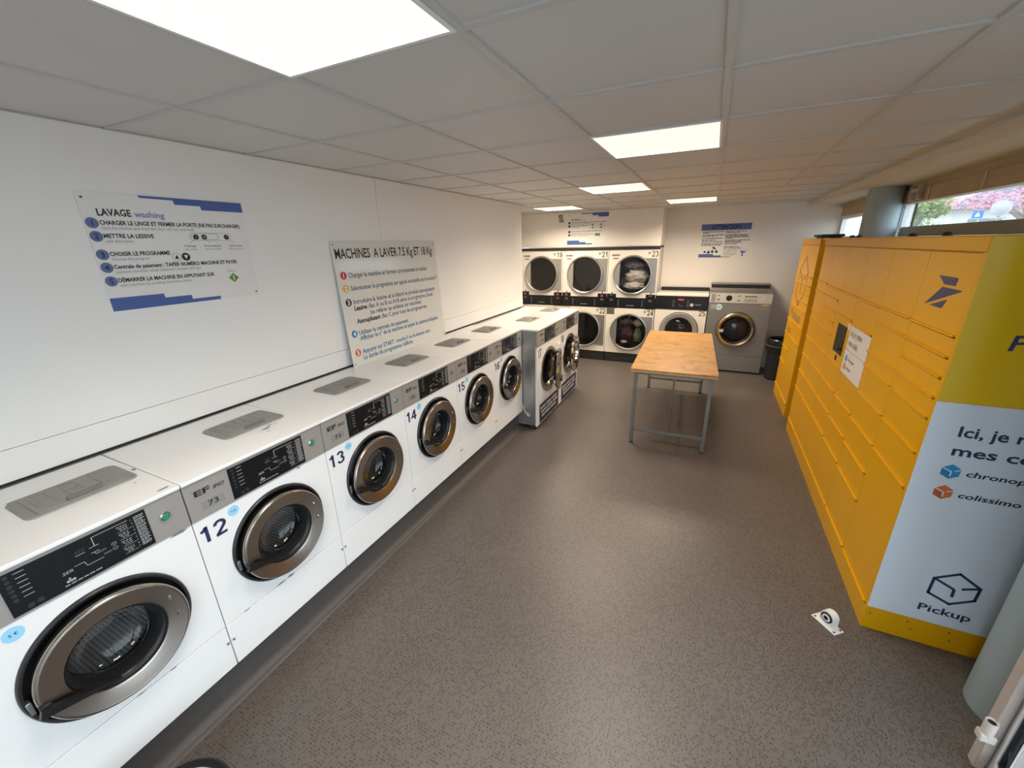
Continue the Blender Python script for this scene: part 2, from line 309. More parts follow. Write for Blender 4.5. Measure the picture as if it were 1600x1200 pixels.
def stroke(mb, pts, t, fx, fz, y0, y1):
    closed = abs(pts[0][0] - pts[-1][0]) + abs(pts[0][1] - pts[-1][1]) < 1e-6
    P = [Vector((p[0], p[1])) for p in pts]; n = len(P); L, Rr = [], []
    for i in range(n):
        a = P[i - 1] if i else (P[-2] if closed else None); b = P[i + 1] if i < n - 1 else (P[1] if closed else None)
        d1 = (P[i] - a).normalized() if a is not None else None; d2 = (b - P[i]).normalized() if b is not None else None
        d = ((d1 or d2) + (d2 or d1)).normalized(); nn = Vector((-d.y, d.x)); k = 1.0 / max(0.5, nn.dot(Vector((-(d1 or d2).y, (d1 or d2).x))))
        L.append(P[i] + nn * t * k / 2); Rr.append(P[i] - nn * t * k / 2)
    for i in range(n - 1):
        mb.poly([(fx(q.x), fz(q.y)) for q in (L[i], L[i + 1], Rr[i + 1], Rr[i])], y0, y1)
def machine_number(t, num, h, x, z, width, m, thick=0.155):
    mb = MB(); n = len(num); cw = width / (0.6 * n + 0.06 * (n - 1))
    for i, ch in enumerate(num):
        for st in DIG[ch]: stroke(mb, st, thick, lambda a, i=i: x + (i * 0.66 + a) * cw, lambda b: z + b * h, -0.0014, 0.0)
    return obj('machine_number', mb, m, t, smooth=False)

# ================================================================== STRUCTURE
ZC = 2.484; WX = -0.617; GX = -0.0893; GY = 0.6996; T = 0.6; TY = 0.5987
YF = -1.8
struct('floor', MB().box(-1.6, 3.45, YF, 7.3, -0.1, 0.0), M['floor'])
# left wall and its board cladding
wl = struct('wall_left', MB().box(-0.80, WX - 0.012, YF, 4.95, 0, 2.52), M['plaster'])
YP = [YF, 0.0 - 0.25, 2.25, 4.95]
for a, b in zip([-1.8, 2.2515], [2.2485, 4.95]):
    obj('wall_panel', MB().box(WX - 0.012, WX, a, b, 1.2935, ZC, 0.001), M['wall'], wl)
    obj('wall_panel', MB().box(WX - 0.012, WX + 0.002, a, b, 1.167, 1.292, 0.001), M['wall'], wl)
struct('gap_shade', MB().box(WX - 0.01, WX + 0.006, YF, 4.95, 1.157, 1.166), M['matte'])  # black strip stands in for the shaded gap below the cladding
struct('wall_alcove', MB().box(-1.62, -1.5, 4.83, 6.85, 0, 2.52), M['plaster'])
struct('wall_alcove_return', MB().box(-1.5, -0.80, 4.83, 4.95, 0, 2.52), M['plaster'])
struct('wall_back_upper', MB().box(-1.5, 0.985, 6.69, 6.85, 1.934, 2.535).box(0.945, 0.985, 6.85, 7.16, 1.934, 2.535), M['plaster'])
struct('wall_back_rear', MB().box(-1.5, 0.985, 7.28, 7.45, 0, 2.535), M['plaster'])
struct('wall_back', MB().box(0.985, 3.5, 7.16, 7.3, 0, 2.535), M['plaster'])
# front (street) end behind the photographer, unseen, added to let daylight in: low wall, glazing, lintel
struct('wall_front', MB().box(-0.8, 3.1, YF - 0.12, YF, 2.10, 2.535).box(-0.8, 0.9, YF - 0.12, YF, 0.0, 2.1).box(2.8, 3.1, YF - 0.12, YF, 0.0, 2.1).box(0.9, 2.8, YF - 0.12, YF, 0.0, 0.1), M['plaster'])
wf = struct('added_window_1', MB().box(0.9, 2.8, YF - 0.10, YF - 0.04, 0.1, 0.16).box(0.9, 2.8, YF - 0.10, YF - 0.04, 2.04, 2.1).box(0.9, 0.96, YF - 0.10, YF - 0.04, 0.16, 2.04).box(2.74, 2.8, YF - 0.10, YF - 0.04, 0.16, 2.04), M['frame'])
obj('pane', MB().box(0.96, 2.74, YF - 0.075, YF - 0.069, 0.16, 2.04), M['pane'], wf)
# street facade to the right, behind the lockers
FX = 3.31
struct('wall_right', MB().box(FX, FX + 0.14, 1.36, 7.16, 0, 1.97).box(FX - 0.015, FX + 0.14, 1.36, 7.16, 2.37, 2.52), M['header'])
win = struct('window_2', MB().box(FX + 0.01, FX + 0.06, 1.42, 4.95, 1.97, 2.066).box(FX + 0.01, FX + 0.06, 5.04, 5.08, 1.97, 2.262), M['greybar'])
obj('pane', MB().box(FX + 0.03, FX + 0.036, 1.42, 5.06, 2.066, 2.262), M['pane'], win)
obj('joint', MB().box(FX + 0.026, FX + 0.04, 4.795, 4.805, 1.99, 2.262), M['black'], win)
obj('jamb', MB().box(FX + 0.0, FX + 0.06, 4.935, 4.965, 1.97, 2.262), M['frame'], win)
hd = obj('shutter_box', MB().box(FX - 0.03, FX + 0.06, 1.42, 7.10, 2.262, 2.375, 0.004), M['header'], win)
for yy in (1.9, 2.75, 3.6, 4.4):
    obj('cover_strip', MB().box(FX - 0.036, FX - 0.03, yy, yy + 0.03, 2.268, 2.37), M['jamb'], win)
obj('shutter_bracket', MB().box(FX - 0.075, FX - 0.03, 4.52, 4.54, 2.275, 2.40, 0.003).box(FX - 0.075, FX - 0.03, 4.66, 4.68, 2.275, 2.40, 0.003).box(FX - 0.075, FX - 0.06, 4.54, 4.66, 2.34, 2.37, 0.003), M['jamb'], win)
w3 = struct('window_3', MB().box(FX + 0.0, FX + 0.06, 7.09, 7.15, 1.97, 2.30).box(FX + 0.0, FX + 0.06, 5.08, 7.10, 2.225, 2.262).box(FX, FX + 0.06, 5.08, 7.10, 1.97, 2.0), M['frame'])
obj('pane', MB().box(FX + 0.03, FX + 0.036, 5.08, 7.09, 2.0, 2.225), M['pane'], w3)
# ceiling: slab, suspended bars, tiles, lowered strip along the facade
ceil = struct('ceiling', MB().box(-1.62, 3.45, YF - 0.12, 7.45, 2.535, 2.6), M['slab'])
LAMPS = {(0.5107 + 0.0, 0): 0}
RECTS = [(WX, 2.911, YF, 6.69), (-1.5, WX, 4.95, 6.69), (0.985, 2.911, 6.69, 7.16)]
LAMPCELL = {(1, -1), (2, 2), (1, 5), (2, 8), (-1, 8), (2, -4)}
_tile = {}
def clip(a0, a1, b0, b1): return max(a0, b0), min(a1, b1)
xl = [GX + T * i for i in range(-4, 7)]; 
for (x0, x1, y0, y1) in RECTS:
    for i in range(-3, 5):
        for k in range(-6, 13):
            if (i, k) in LAMPCELL and not (i == -1 and x1 > 2): continue
            a, b = clip(GX + T * i, GX + T * (i + 1), x0, x1); c, d = clip(GY + TY * k, GY + TY * (k + 1), y0, y1)
            if b - a < 0.02 or d - c < 0.02: continue
            obj('ceiling_tile', MB().box(a + 0.002, b - 0.002, c + 0.002, d - 0.002, ZC + 0.007, ZC + 0.022), M['tile'], ceil, smooth=False)
    for i in range(-3, 6):
        x = GX + T * i
        if x0 - 0.001 < x < x1 + 0.001: obj('ceiling_bar', MB().box(x - 0.012, x + 0.012, y0, y1, ZC, ZC + 0.012), M['bar'], ceil, smooth=False)
    for k in range(-6, 13):
        y = GY + TY * k
        if y0 < y < y1: obj('ceiling_bar', MB().box(x0, x1, y - 0.012, y + 0.012, ZC + 0.001, ZC + 0.012), M['bar'], ceil, smooth=False)
struct('trim_2', MB().box(2.905, 2.93, YF, 7.16, 2.425, 2.52, 0.003), M['soffit'])
struct('trim_3', MB().box(2.93, FX + 0.02, YF, 7.16, 2.425, 2.52), M['soffit'])
# columns
for (cx, cy_, r, nm, lb) in ((3.156, 1.65, 0.15, 'column_1', 0), (3.156, 4.99, 0.138, 'column_2', 0)):
    struct(nm, MB().lathe([(r, 0.0), (r, 2.43)], (cx, cy_, 0), 'z', 64), M['column'])
# plinth carrying the front-loaders, with coved vinyl skirting
struct('trim_4', MB().box(-0.60, -0.055, -0.36, 3.53, 0, 0.213), M['cove'])
def cove(y0, y1):
    m = MB(); pts = [(-0.055, 0.04)] + [(-0.055 + 0.035 * (1 - cos(a)), 0.04 - 0.038 * sin(a)) for a in [pi / 2 * i / 5 for i in range(1, 6)]] + [(-0.008, 0.0012), (-0.055, 0.0)]
    b = len(m.v); n = len(pts); m.v += [(p[0], y0, p[1]) for p in pts] + [(p[0], y1, p[1]) for p in pts]
    m.f.append(tuple(range(n))); m.f.append(tuple(reversed(range(n, 2 * n))))
    for i in range(n): m.f.append((i, (i + 1) % n, n + (i + 1) % n, n + i))
    return m
struct('trim_5', cove(-0.36, 3.53), M['cove'])
struct('trim_6', MB().box(-0.024, -0.006, -0.36, 3.53, 0.0, 0.0035, 0.001), M['coveline'])
# entrance: beige jamb, glazed leaf standing ajar, added side glazing
jb = struct('trim_7', MB().box(2.902, 2.932, 1.335, 1.378, 0, 2.43, 0.004).box(2.932, 2.95, 1.36, 1.395, 0, 2.43, 0.002).box(2.985, 3.40, 1.385, 1.44, 0, 2.43), M['jamb'])
obj('hinge', MB().lathe([(0.0, 0.205), (0.0125, 0.205), (0.0125, 0.258), (0.0175, 0.262), (0.0185, 0.255), (0.0185, 0.210), (0.0185, 0.186), (0.0165, 0.182), (0.0, 0.182)], (2.890, 1.332, 0), 'z', 28).box(2.868, 2.915, 1.314, 1.350, 0.165, 0.20, 0.005), M['hinge'], jb)
obj('hinge_pin', MB().lathe([(0.0, 0.255), (0.0122, 0.255), (0.0122, 0.24)], (2.890, 1.332, 0), 'z', 24), M['matte'], jb)
DL = 0.92
door = bpy.data.objects.new('door_1', None); COL.objects.link(door); door['kind'] = 'structure'
door.location = (2.968, 1.352, 0.0); door.rotation_euler = (0, 0, radians(-113))   # leaf runs along its own x
obj('frame', MB().box(0, 0.055, -0.02, 0.02, 0.012, 2.3, 0.002).box(DL - 0.055, DL, -0.02, 0.02, 0.012, 2.3, 0.002).box(0.055, DL - 0.055, -0.02, 0.02, 0.012, 0.10, 0.002).box(0.055, DL - 0.055, -0.02, 0.02, 2.22, 2.3, 0.002), M['frame'], door)
obj('gasket', MB().box(0.055, 0.065, -0.012, 0.012, 0.10, 2.22).box(DL - 0.065, DL - 0.055, -0.012, 0.012, 0.10, 2.22).box(0.065, DL - 0.065, -0.012, 0.012, 0.10, 0.11).box(0.065, DL - 0.065, -0.012, 0.012, 2.21, 2.22), M['black'], door)
obj('pane', MB().box(0.065, DL - 0.065, -0.004, 0.004, 0.11, 2.21), M['pane'], door)
fr = struct('added_window_4', MB().box(2.95, 3.02, -1.75, -1.69, 0, 2.43).box(2.95, 3.02, 0.36, 0.44, 0, 2.43).box(2.95, 3.02, -1.69, 0.36, 0, 0.08).box(2.95, 3.02, -1.69, 0.36, 2.36, 2.43).box(2.95, 3.02, 0.44, 1.40, 2.33, 2.43), M['frame'])  # unseen glazing, added so daylight enters beside the viewpoint
obj('pane', MB().box(2.98, 2.986, -1.69, 0.36, 0.08, 2.36), M['pane'], fr)

# ================================================================== OUTSIDE
struct('ground', MB().box(3.5, 60, -30, 60, -0.15, -0.12).box(-30, 3.5, -40, -1.95, -0.15, -0.12), M['ground'])

# ================================================================== CEILING LIGHTS
def lamp(i, k, label, watts=1.0, spread=150, col=LAMP_COL):
    x, y = GX + T * (i + 0.5), GY + TY * (k + 0.5)
    t = thing('ceiling_light', label, 'light', (x, y, ZC - 0.003), 0, 'recessed square ceiling panels')
    h = 0.296
    obj('frame', MB().box(-h, h, -h, -h + 0.012, 0, 0.02).box(-h, h, h - 0.012, h, 0, 0.02).box(-h, -h + 0.012, -h + 0.012, h - 0.012, 0, 0.02).box(h - 0.012, h, -h + 0.012, h - 0.012, 0, 0.02), M['frame'], t)
    obj('diffuser', MB().box(-h + 0.012, h - 0.012, -h + 0.012, h - 0.012, 0.004, 0.016), M['diffuser'], t)
    ld = bpy.data.lights.new('panel_light', 'AREA'); ld.shape = 'SQUARE'; ld.size = 2 * (h - 0.012); ld.energy = LAMP_W * watts; ld.color = col; ld.spread = radians(spread)
    o = bpy.data.objects.new('panel_light', ld); COL.objects.link(o); o.parent = t; o.location = (0, 0, 0.002)
M['diffuser'] = mat('lit_diffuser', (0.8, 0.8, 0.8), 0.5, emit=((1.0, 0.84, 0.69), 1.05))
lamp(1, -1, 'large lit ceiling panel nearest the camera, above the first washers', 0.48, 112, (1.0, 0.89, 0.77))
lamp(2, 2, 'lit ceiling panel between the leaning sign and the table', 0.95, 150, (1.0, 0.87, 0.72))
lamp(1, 5, 'lit ceiling panel in the middle of the room, above machines 17 and 18', 1.25)
lamp(2, 8, 'lit ceiling panel close to the wall with the ATTENTION poster', 1.7)
lamp(-1, 8, 'lit ceiling panel in the alcove above dryer 19', 1.7)
lamp(2, -4, 'unseen ceiling panel added at the street end, behind the viewpoint', 0.6, 150, (1.0, 0.89, 0.77))  # unseen panel, added to help light the room from this end

# ================================================================== FRONT-LOAD WASHERS 11-16
W, HT = 0.641, 1.157
CXD, CZD = 0.33, 0.701
def wash_meshes():
    d = {}
    d['body'] = MB().plate(0.002, W - 0.002, 0.438, 0.973, CXD, CZD, 0.224, 0.0, 0.02).box(0.002, 0.012, 0.02, 0.59, 0.215, 1.142).box(W - 0.012, W - 0.002, 0.02, 0.59, 0.215, 1.142).box(0.012, W - 0.012, 0.575, 0.59, 0.215, 1.142).mesh('body', M['enamel'])
    d['kick'] = MB().box(0.002, W - 0.002, -0.001, 0.02, 0.215, 0.4345, 0.0025).mesh('kick_panel', M['enamel'])
    d['top'] = MB().box(0.0012, W - 0.0012, -0.012, 0.60, 1.141, HT, 0.004).mesh('top_panel', M['enamel_top'])
    d['ctrl'] = MB().box(0.002, W - 0.002, -0.004, 0.02, 0.974, 1.1405, 0.0015).mesh('control_panel', M['silver'])
    d['screen'] = MB().box(0.168, 0.522, -0.0065, -0.003, 0.983, 1.128, 0.001).mesh('display', M['fascia'])
    d['btn'] = MB().lathe([(0.0, -0.016), (0.011, -0.015), (0.0125, -0.011)], (0.571, 0, 1.064), 'y', 20).mesh('start_button', M['green_btn'])
    d['bezel'] = MB().lathe([(0.0125, -0.011), (0.016, -0.009), (0.017, -0.004)], (0.571, 0, 1.064), 'y', 20).mesh('button_bezel', M['chrome'])
    d['plate'] = MB().box(0.028, 0.152, -0.0052, -0.004, 1.068, 1.108).mesh('name_plate', M['silver'])
    d['plate2'] = MB().box(0.052, 0.135, -0.0055, -0.004, 1.008, 1.044).mesh('model_plate', M['plate'])
    d['surround'] = MB().lathe([(0.232, 0.0), (0.231, -0.008), (0.227, -0.012), (0.220, -0.010), (0.217, 0.004), (0.216, 0.03), (0.16, 0.045)], (CXD, 0, CZD), 'y', 72).mesh('door_surround', M['recess'], True, 50)
    d['ring'] = MB().lathe([(0.199, 0.0), (0.207, -0.024), (0.2085, -0.033), (0.207, -0.040), (0.203, -0.0445), (0.198, -0.0455), (0.194, -0.044), (0.146, -0.037), (0.140, -0.034), (0.1365, -0.026), (0.134, 0.0), (0.199, 0.0)], (CXD, 0, CZD - 0.003), 'y', 80).mesh('door_ring', M['ring'], True, 30)
    d['gasket'] = MB().lathe([(0.1365, -0.028), (0.129, -0.026), (0.122, -0.012), (0.119, 0.03), (0.116, 0.06)], (CXD, 0, CZD), 'y', 64).mesh('gasket', M['black'], True, 50)
    d['glass'] = MB().lathe([(0.119, 0.03), (0.112, 0.055), (0.085, 0.075), (0.045, 0.085), (0.0, 0.088)], (CXD, 0, CZD), 'y', 48).mesh('door_glass', M['glass'], True, 60)
    d['drum'] = MB().lathe([(0.165, 0.10), (0.172, 0.095), (0.18, 0.10), (0.235, 0.125), (0.235, 0.43), (0.0, 0.44)], (CXD, 0, CZD), 'y', 64).box(CXD - 0.03, CXD + 0.03, 0.13, 0.42, CZD + 0.17, CZD + 0.236).mesh('drum', M['drum'])
    h = MB(); a, b = Vector((0.118, -0.058, 0.672)), Vector((0.296, -0.060, 0.612))
    ax = (b - a).normalized(); nz = Vector((-ax.z, 0, ax.x))
    prof = [(0.0, 0.016), (0.15, 0.015), (0.5, 0.0115), (0.9, 0.010), (1.0, 0.004)]
    for (t, wd) in prof:
        p = a.lerp(b, t)
        for (s, y) in ((-1, -0.052), (-0.8, -0.068), (0.8, -0.068), (1, -0.052)): h.v.append((p + nz * wd * s + Vector((0, y + 0.058, 0)))[:])
    for i in range(len(prof) - 1):
        for k in range(4): h.f.append((4 * i + k, 4 * i + (k + 1) % 4, 4 * i + 4 + (k + 1) % 4, 4 * i + 4 + k))
    h.f += [(0, 1, 2, 3), tuple(4 * (len(prof) - 1) + k for k in (3, 2, 1, 0))]
    h.box(0.122, 0.15, -0.055, -0.035, 0.652, 0.69, 0.004)
    d['handle'] = h.mesh('door_handle', M['black'])
    d['bolt'] = MB().lathe([(0.0, -0.006), (0.005, -0.005), (0.0065, 0.0)], (0, 0, 0), 'y', 12).mesh('bolt', M['chrome'])
    d['latch'] = MB().box(0.106, 0.120, -0.012, 0.01, 0.650, 0.70, 0.003).mesh('latch', M['steel_door'])
    # detergent flap
    L = MB(); pts = []
    for (px, py, r) in ((0.306, 0.425, 0.03), (0.614, 0.425, 0.03), (0.614, 0.212, 0.03), (0.306, 0.212, 0.03)):
        pass
    def rr(x0, x1, y0, y1, r):
        out = []
        for (cx, cy, a0) in ((x1 - r, y1 - r, 0), (x0 + r, y1 - r, pi / 2), (x0 + r, y0 + r, pi), (x1 - r, y0 + r, 1.5 * pi)):
            for i in range(5): out.append((cx + r * cos(a0 + pi / 2 * i / 4), cy + r * sin(a0 + pi / 2 * i / 4)))
        return out
    def slab(mb, pts, z0, z1, inset=0.0, cxy=None):
        b0 = len(mb.v); n = len(pts); cx = sum(p[0] for p in pts) / n; cy = sum(p[1] for p in pts) / n
        mb.v += [(p[0], p[1], z0) for p in pts] + [(p[0] + (cx - p[0]) * inset, p[1] + (cy - p[1]) * inset, z1) for p in pts]
        mb.f.append(tuple(b0 + n + i for i in range(n)))
        for i in range(n): mb.f.append((b0 + i, b0 + (i + 1) % n, b0 + n + (i + 1) % n, b0 + n + i))
    slab(L, rr(0.304, 0.616, 0.210, 0.428, 0.03), HT - 0.002, HT + 0.006, 0.03)
    d['lid'] = L.mesh('detergent_flap', M['lid'])
    L2 = MB(); slab(L2, rr(0.335, 0.592, 0.222, 0.416, 0.012), HT + 0.005, HT + 0.0095, 0.01); d['lidtop'] = L2.mesh('flap_leaf', M['lid'])
    d['lidgrip'] = MB().box(0.415, 0.512, 0.232, 0.245, HT + 0.006, HT + 0.022, 0.002).mesh('flap_grip', M['lid_dark'])
    L3 = MB(); z0, z1 = HT + 0.009, HT + 0.0115
    def bar(x0, x1, y0, y1): L3.box(x0, x1, y0, y1, z0, z1, 0.001)
    for k, x in enumerate((0.352, 0.437, 0.522)):
        yb, yt = 0.275, 0.385
        if k == 0: bar(x, x + 0.008, yb, yt); bar(x + 0.045, x + 0.053, yb, yt); bar(x, x + 0.053, yt, yt + 0.008); bar(x, x + 0.053, 0.325, 0.333)
        if k == 1: bar(x, x + 0.008, yb, yt); bar(x + 0.04, x + 0.048, yb, yt); bar(x, x + 0.048, yt, yt + 0.008); bar(x, x + 0.048, 0.325, 0.333); bar(x, x + 0.048, yb - 0.004, yb + 0.004)
        if k == 2: bar(x, x + 0.008, yb, yt); bar(x, x + 0.05, yt, yt + 0.008); bar(x, x + 0.05, yb - 0.004, yb + 0.004)
    d['abc'] = L3.mesh('raised_letters', M['lid'])
    # print on the black display
    P = MB(); y = -0.0066; y1 = -0.0062
    def ln(x0, z0, x1, z1, t=0.0014):
        dx, dz = x1 - x0, z1 - z0; l = sqrt(dx * dx + dz * dz); nx, nz_ = -dz / l * t / 2, dx / l * t / 2
        P.poly([(x0 - nx, z0 - nz_), (x1 - nx, z1 - nz_), (x1 + nx, z1 + nz_), (x0 + nx, z0 + nz_)], y - 0.0004, y1)
    for i in range(6): ln(0.202, 1.117 - 0.0165 * i, 0.224, 1.117 - 0.0165 * i, 0.0018)
    ln(0.375, 1.116, 0.470, 1.116, 0.0016); ln(0.375, 1.116, 0.375, 1.083, 0.0022); ln(0.361, 1.083, 0.386, 1.083, 0.0014)
    ln(0.326, 1.078, 0.350, 1.078, 0.0014); ln(0.361, 1.063, 0.383, 1.063, 0.0016); ln(0.368, 1.063, 0.374, 1.053, 0.0016)
    ln(0.316, 1.047, 0.340, 1.047); ln(0.340, 1.047, 0.344, 1.030); ln(0.344, 1.030, 0.385, 1.030)
    rnd = random.Random(3)
    for i in range(9):
        z = 1.112 - 0.0135 * i
        bars(P, 0.487, 0.515, z + 0.002, 0.0035, y1, rnd, 0.002, 0.003, 0.009); bars(P, 0.487, 0.512, z - 0.004, 0.0030, y1, rnd, 0.002, 0.003, 0.008)
    for i in range(4):
        z = 1.105 - 0.029 * i
        for q in range(3): bars(P, 0.437 + 0.004 * q, 0.465, z - 0.007 * q, 0.0026, y1, rnd, 0.003, 0.004, 0.009)
        ln(0.437, z - 0.019, 0.475, z - 0.019, 0.0009)
    for x in (0.292, 0.300, 0.306): P.disc(x, 1.009, 0.0042, y - 0.0004, y1, 10)
    P.disc(0.297, 1.017, 0.003, y - 0.0004, y1, 10)
    bars(P, 0.282, 0.372, 0.996, 0.0032, y1, rnd, 0.003, 0.006, 0.016)
    for cx, cz in ((0.419, 1.058), (0.419, 1.041)):
        for i in range(20):
            a, b2 = 2 * pi * i / 20, 2 * pi * (i + 1) / 20
            P.poly([(cx + 0.0070 * cos(a), cz + 0.0058 * sin(a)), (cx + 0.0070 * cos(b2), cz + 0.0058 * sin(b2)), (cx + 0.0060 * cos(b2), cz + 0.0049 * sin(b2)), (cx + 0.0060 * cos(a), cz + 0.0049 * sin(a))], y - 0.0004, y1)
    d['print'] = P.mesh('printed_scale', M['white_ink'], False)
    G = MB()
    for i in range(6): G.disc(0.186, 1.116 - 0.0165 * i, 0.006, y - 0.0003, y1, 12)
    G.disc(0.207, 0.998, 0.008, y - 0.0003, y1, 12); G.disc(0.228, 1.0, 0.008, y - 0.0003, y1, 12)
    for x in (0.329, 0.337, 0.345): G.poly([(x, 1.083), (x + 0.005, 1.083), (x + 0.005, 1.095), (x, 1.095)], y - 0.0003, y1)
    d['print2'] = G.mesh('faint_symbols', M['green_ink'], False)
    return d
WM = wash_meshes()
def control_parts(t, dx=0.0, dy=0.0, sx=1.0):
    """display, button, plates and print; the caller's local frame may be shifted"""
    def o(n, key, p=t):
        q = obj(n, WM[key], parent=p)
        if p is t: q.location = (dx, dy, 0)
        return q
    s = o('display', 'screen'); o('printed_scale', 'print', s)['kind'] = 'stuff'; o('faint_symbols', 'print2', s)['kind'] = 'stuff'
    text(s, 'SELECT', 0.005, 0.375, 1.053, -0.0066, M['white_ink']); text(s, 'START', 0.005, 0.388, 1.037, -0.0066, M['white_ink'])
    text(s, 'SER', 0.010, 0.286, 1.035, -0.0066, M['white_ink'], shear=0.2, width=0.026)
    text(s, 'P', 0.005, 0.419, 1.0555, -0.0066, M['white_ink'], align='C'); text(s, 'S', 0.005, 0.419, 1.0385, -0.0066, M['white_ink'], align='C')
    for i in range(9): text(s, str(i + 1), 0.006, 0.477, 1.109 - 0.0135 * i, -0.0066, M['white_ink'])
    b = o('button_bezel', 'bezel'); o('start_button', 'btn')
    n = o('name_plate', 'plate'); text(n, 'EF', 0.023, 0.034, 1.077, -0.0053, M['ink'], width=0.058, bold=0.03); text(n, 'IPSO', 0.015, 0.104, 1.077, -0.0053, M['ink'], width=0.044, bold=0.02, shear=0.15)
    n.children[-1].location = (0.104, -0.0061, 1.077)
    m2 = o('model_plate', 'plate2'); text(m2, '73', 0.022, 0.092, 1.015, -0.0056, M['ink'], align='C', width=0.040, bold=0.01)
def washer(k, num, label):
    t = thing('washing_machine', label, 'washing machine', (0, 0.3097 + W * k, 0), pi / 2, 'row of white front-loading washers on the plinth')
    P = lambda n, key, p=t, **kw: obj(n, WM[key], parent=p, **kw)
    P('body', 'body'); P('kick_panel', 'kick'); P('top_panel', 'top'); P('control_panel', 'ctrl'); control_parts(t)
    P('door_surround', 'surround'); r = P('door_ring', 'ring'); P('gasket', 'gasket'); P('door_glass', 'glass'); P('drum', 'drum'); P('door_handle', 'handle'); P('latch', 'latch')
    for a in (0.36, -0.13):
        b = P('bolt', 'bolt', r); b.location = (CXD + 0.173 * cos(a), -0.042, CZD + 0.173 * sin(a))
    f = P('detergent_flap', 'lid'); P('flap_leaf', 'lidtop', f); P('flap_grip', 'lidgrip', f); P('raised_letters', 'abc', f)
    for x in (0.012, W - 0.013):
        b = P('bolt', 'bolt'); b.location = (x, -0.0015, 0.352)
    st = obj('price_sticker', MB().disc(0.153, 0.936, 0.0235, -0.0012, 0.0, 32), M['sky_dot'], t)
    text(st, '5 €', 0.010, 0.153, 0.931, -0.0012, M['navy'], align='C')
    if num: machine_number(t, num, 0.072, 0.008, 0.862, 0.108, M['navy'])
    return t
w11 = washer(-1, None, 'nearest white front-loading washer, at the left edge with its flap fully in view')
w12 = washer(0, '12', 'white front-loading washer numbered 12, chipped paint beside its flap')
washer(1, '13', 'white front-loading washer numbered 13, just left of the leaning sign')
washer(2, '14', 'white front-loading washer numbered 14, below the lower left corner of the leaning sign')
washer(3, '15', 'white front-loading washer numbered 15, below the right half of the leaning sign')
washer(4, '16', 'white front-loading washer numbered 16, last on the plinth next to machine 17')
def chips(parent, spots, seed):
    rnd = random.Random(seed); m = MB()
    for (x, y, sx, sy) in spots:
        pts = []; n = 9
        for i in range(n):
            a = 2 * pi * i / n; r = rnd.uniform(0.6, 1.2); pts.append((x + sx * r * cos(a), y + sy * r * sin(a)))
        b = len(m.v); m.v += [(p[0], p[1], HT + 0.0006) for p in pts]; m.f.append(tuple(range(b, b + n)))
    obj('paint_chip', m, M['scuff'], parent, kind='stuff')
chips(w12, [(0.47, 0.165, 0.028, 0.009), (0.50, 0.188, 0.018, 0.006), (0.455, 0.125, 0.012, 0.004), (0.43, 0.150, 0.006, 0.003), (0.525, 0.175, 0.008, 0.004)], 1)
chips(w11, [(0.60, 0.02, 0.018, 0.008), (0.58, 0.17, 0.006, 0.004), (0.34, 0.435, 0.03, 0.008), (0.44, 0.433, 0.03, 0.006), (0.63, 0.30, 0.006, 0.012)], 2)
def front_chip(parent, spots):
    m = MB()
    for (x, z, l, h) in spots: m.poly([(x, z), (x + l * 0.3, z + h), (x + l, z + h * 0.4), (x + l * 0.7, z - h * 0.3)], -0.0018, 0.0)
    obj('edge_chip', m, M['scuff'], parent, kind='stuff')
front_chip(w12, [(0.245, 0.434, 0.045, 0.006), (0.30, 0.434, 0.04, 0.010), (0.08, 0.436, 0.03, 0.004), (0.47, 0.966, 0.02, 0.006)])
front_chip(w11, [(0.565, 0.966, 0.06, 0.010), (0.32, 0.436, 0.03, 0.004), (0.43, 0.434, 0.02, 0.004)])

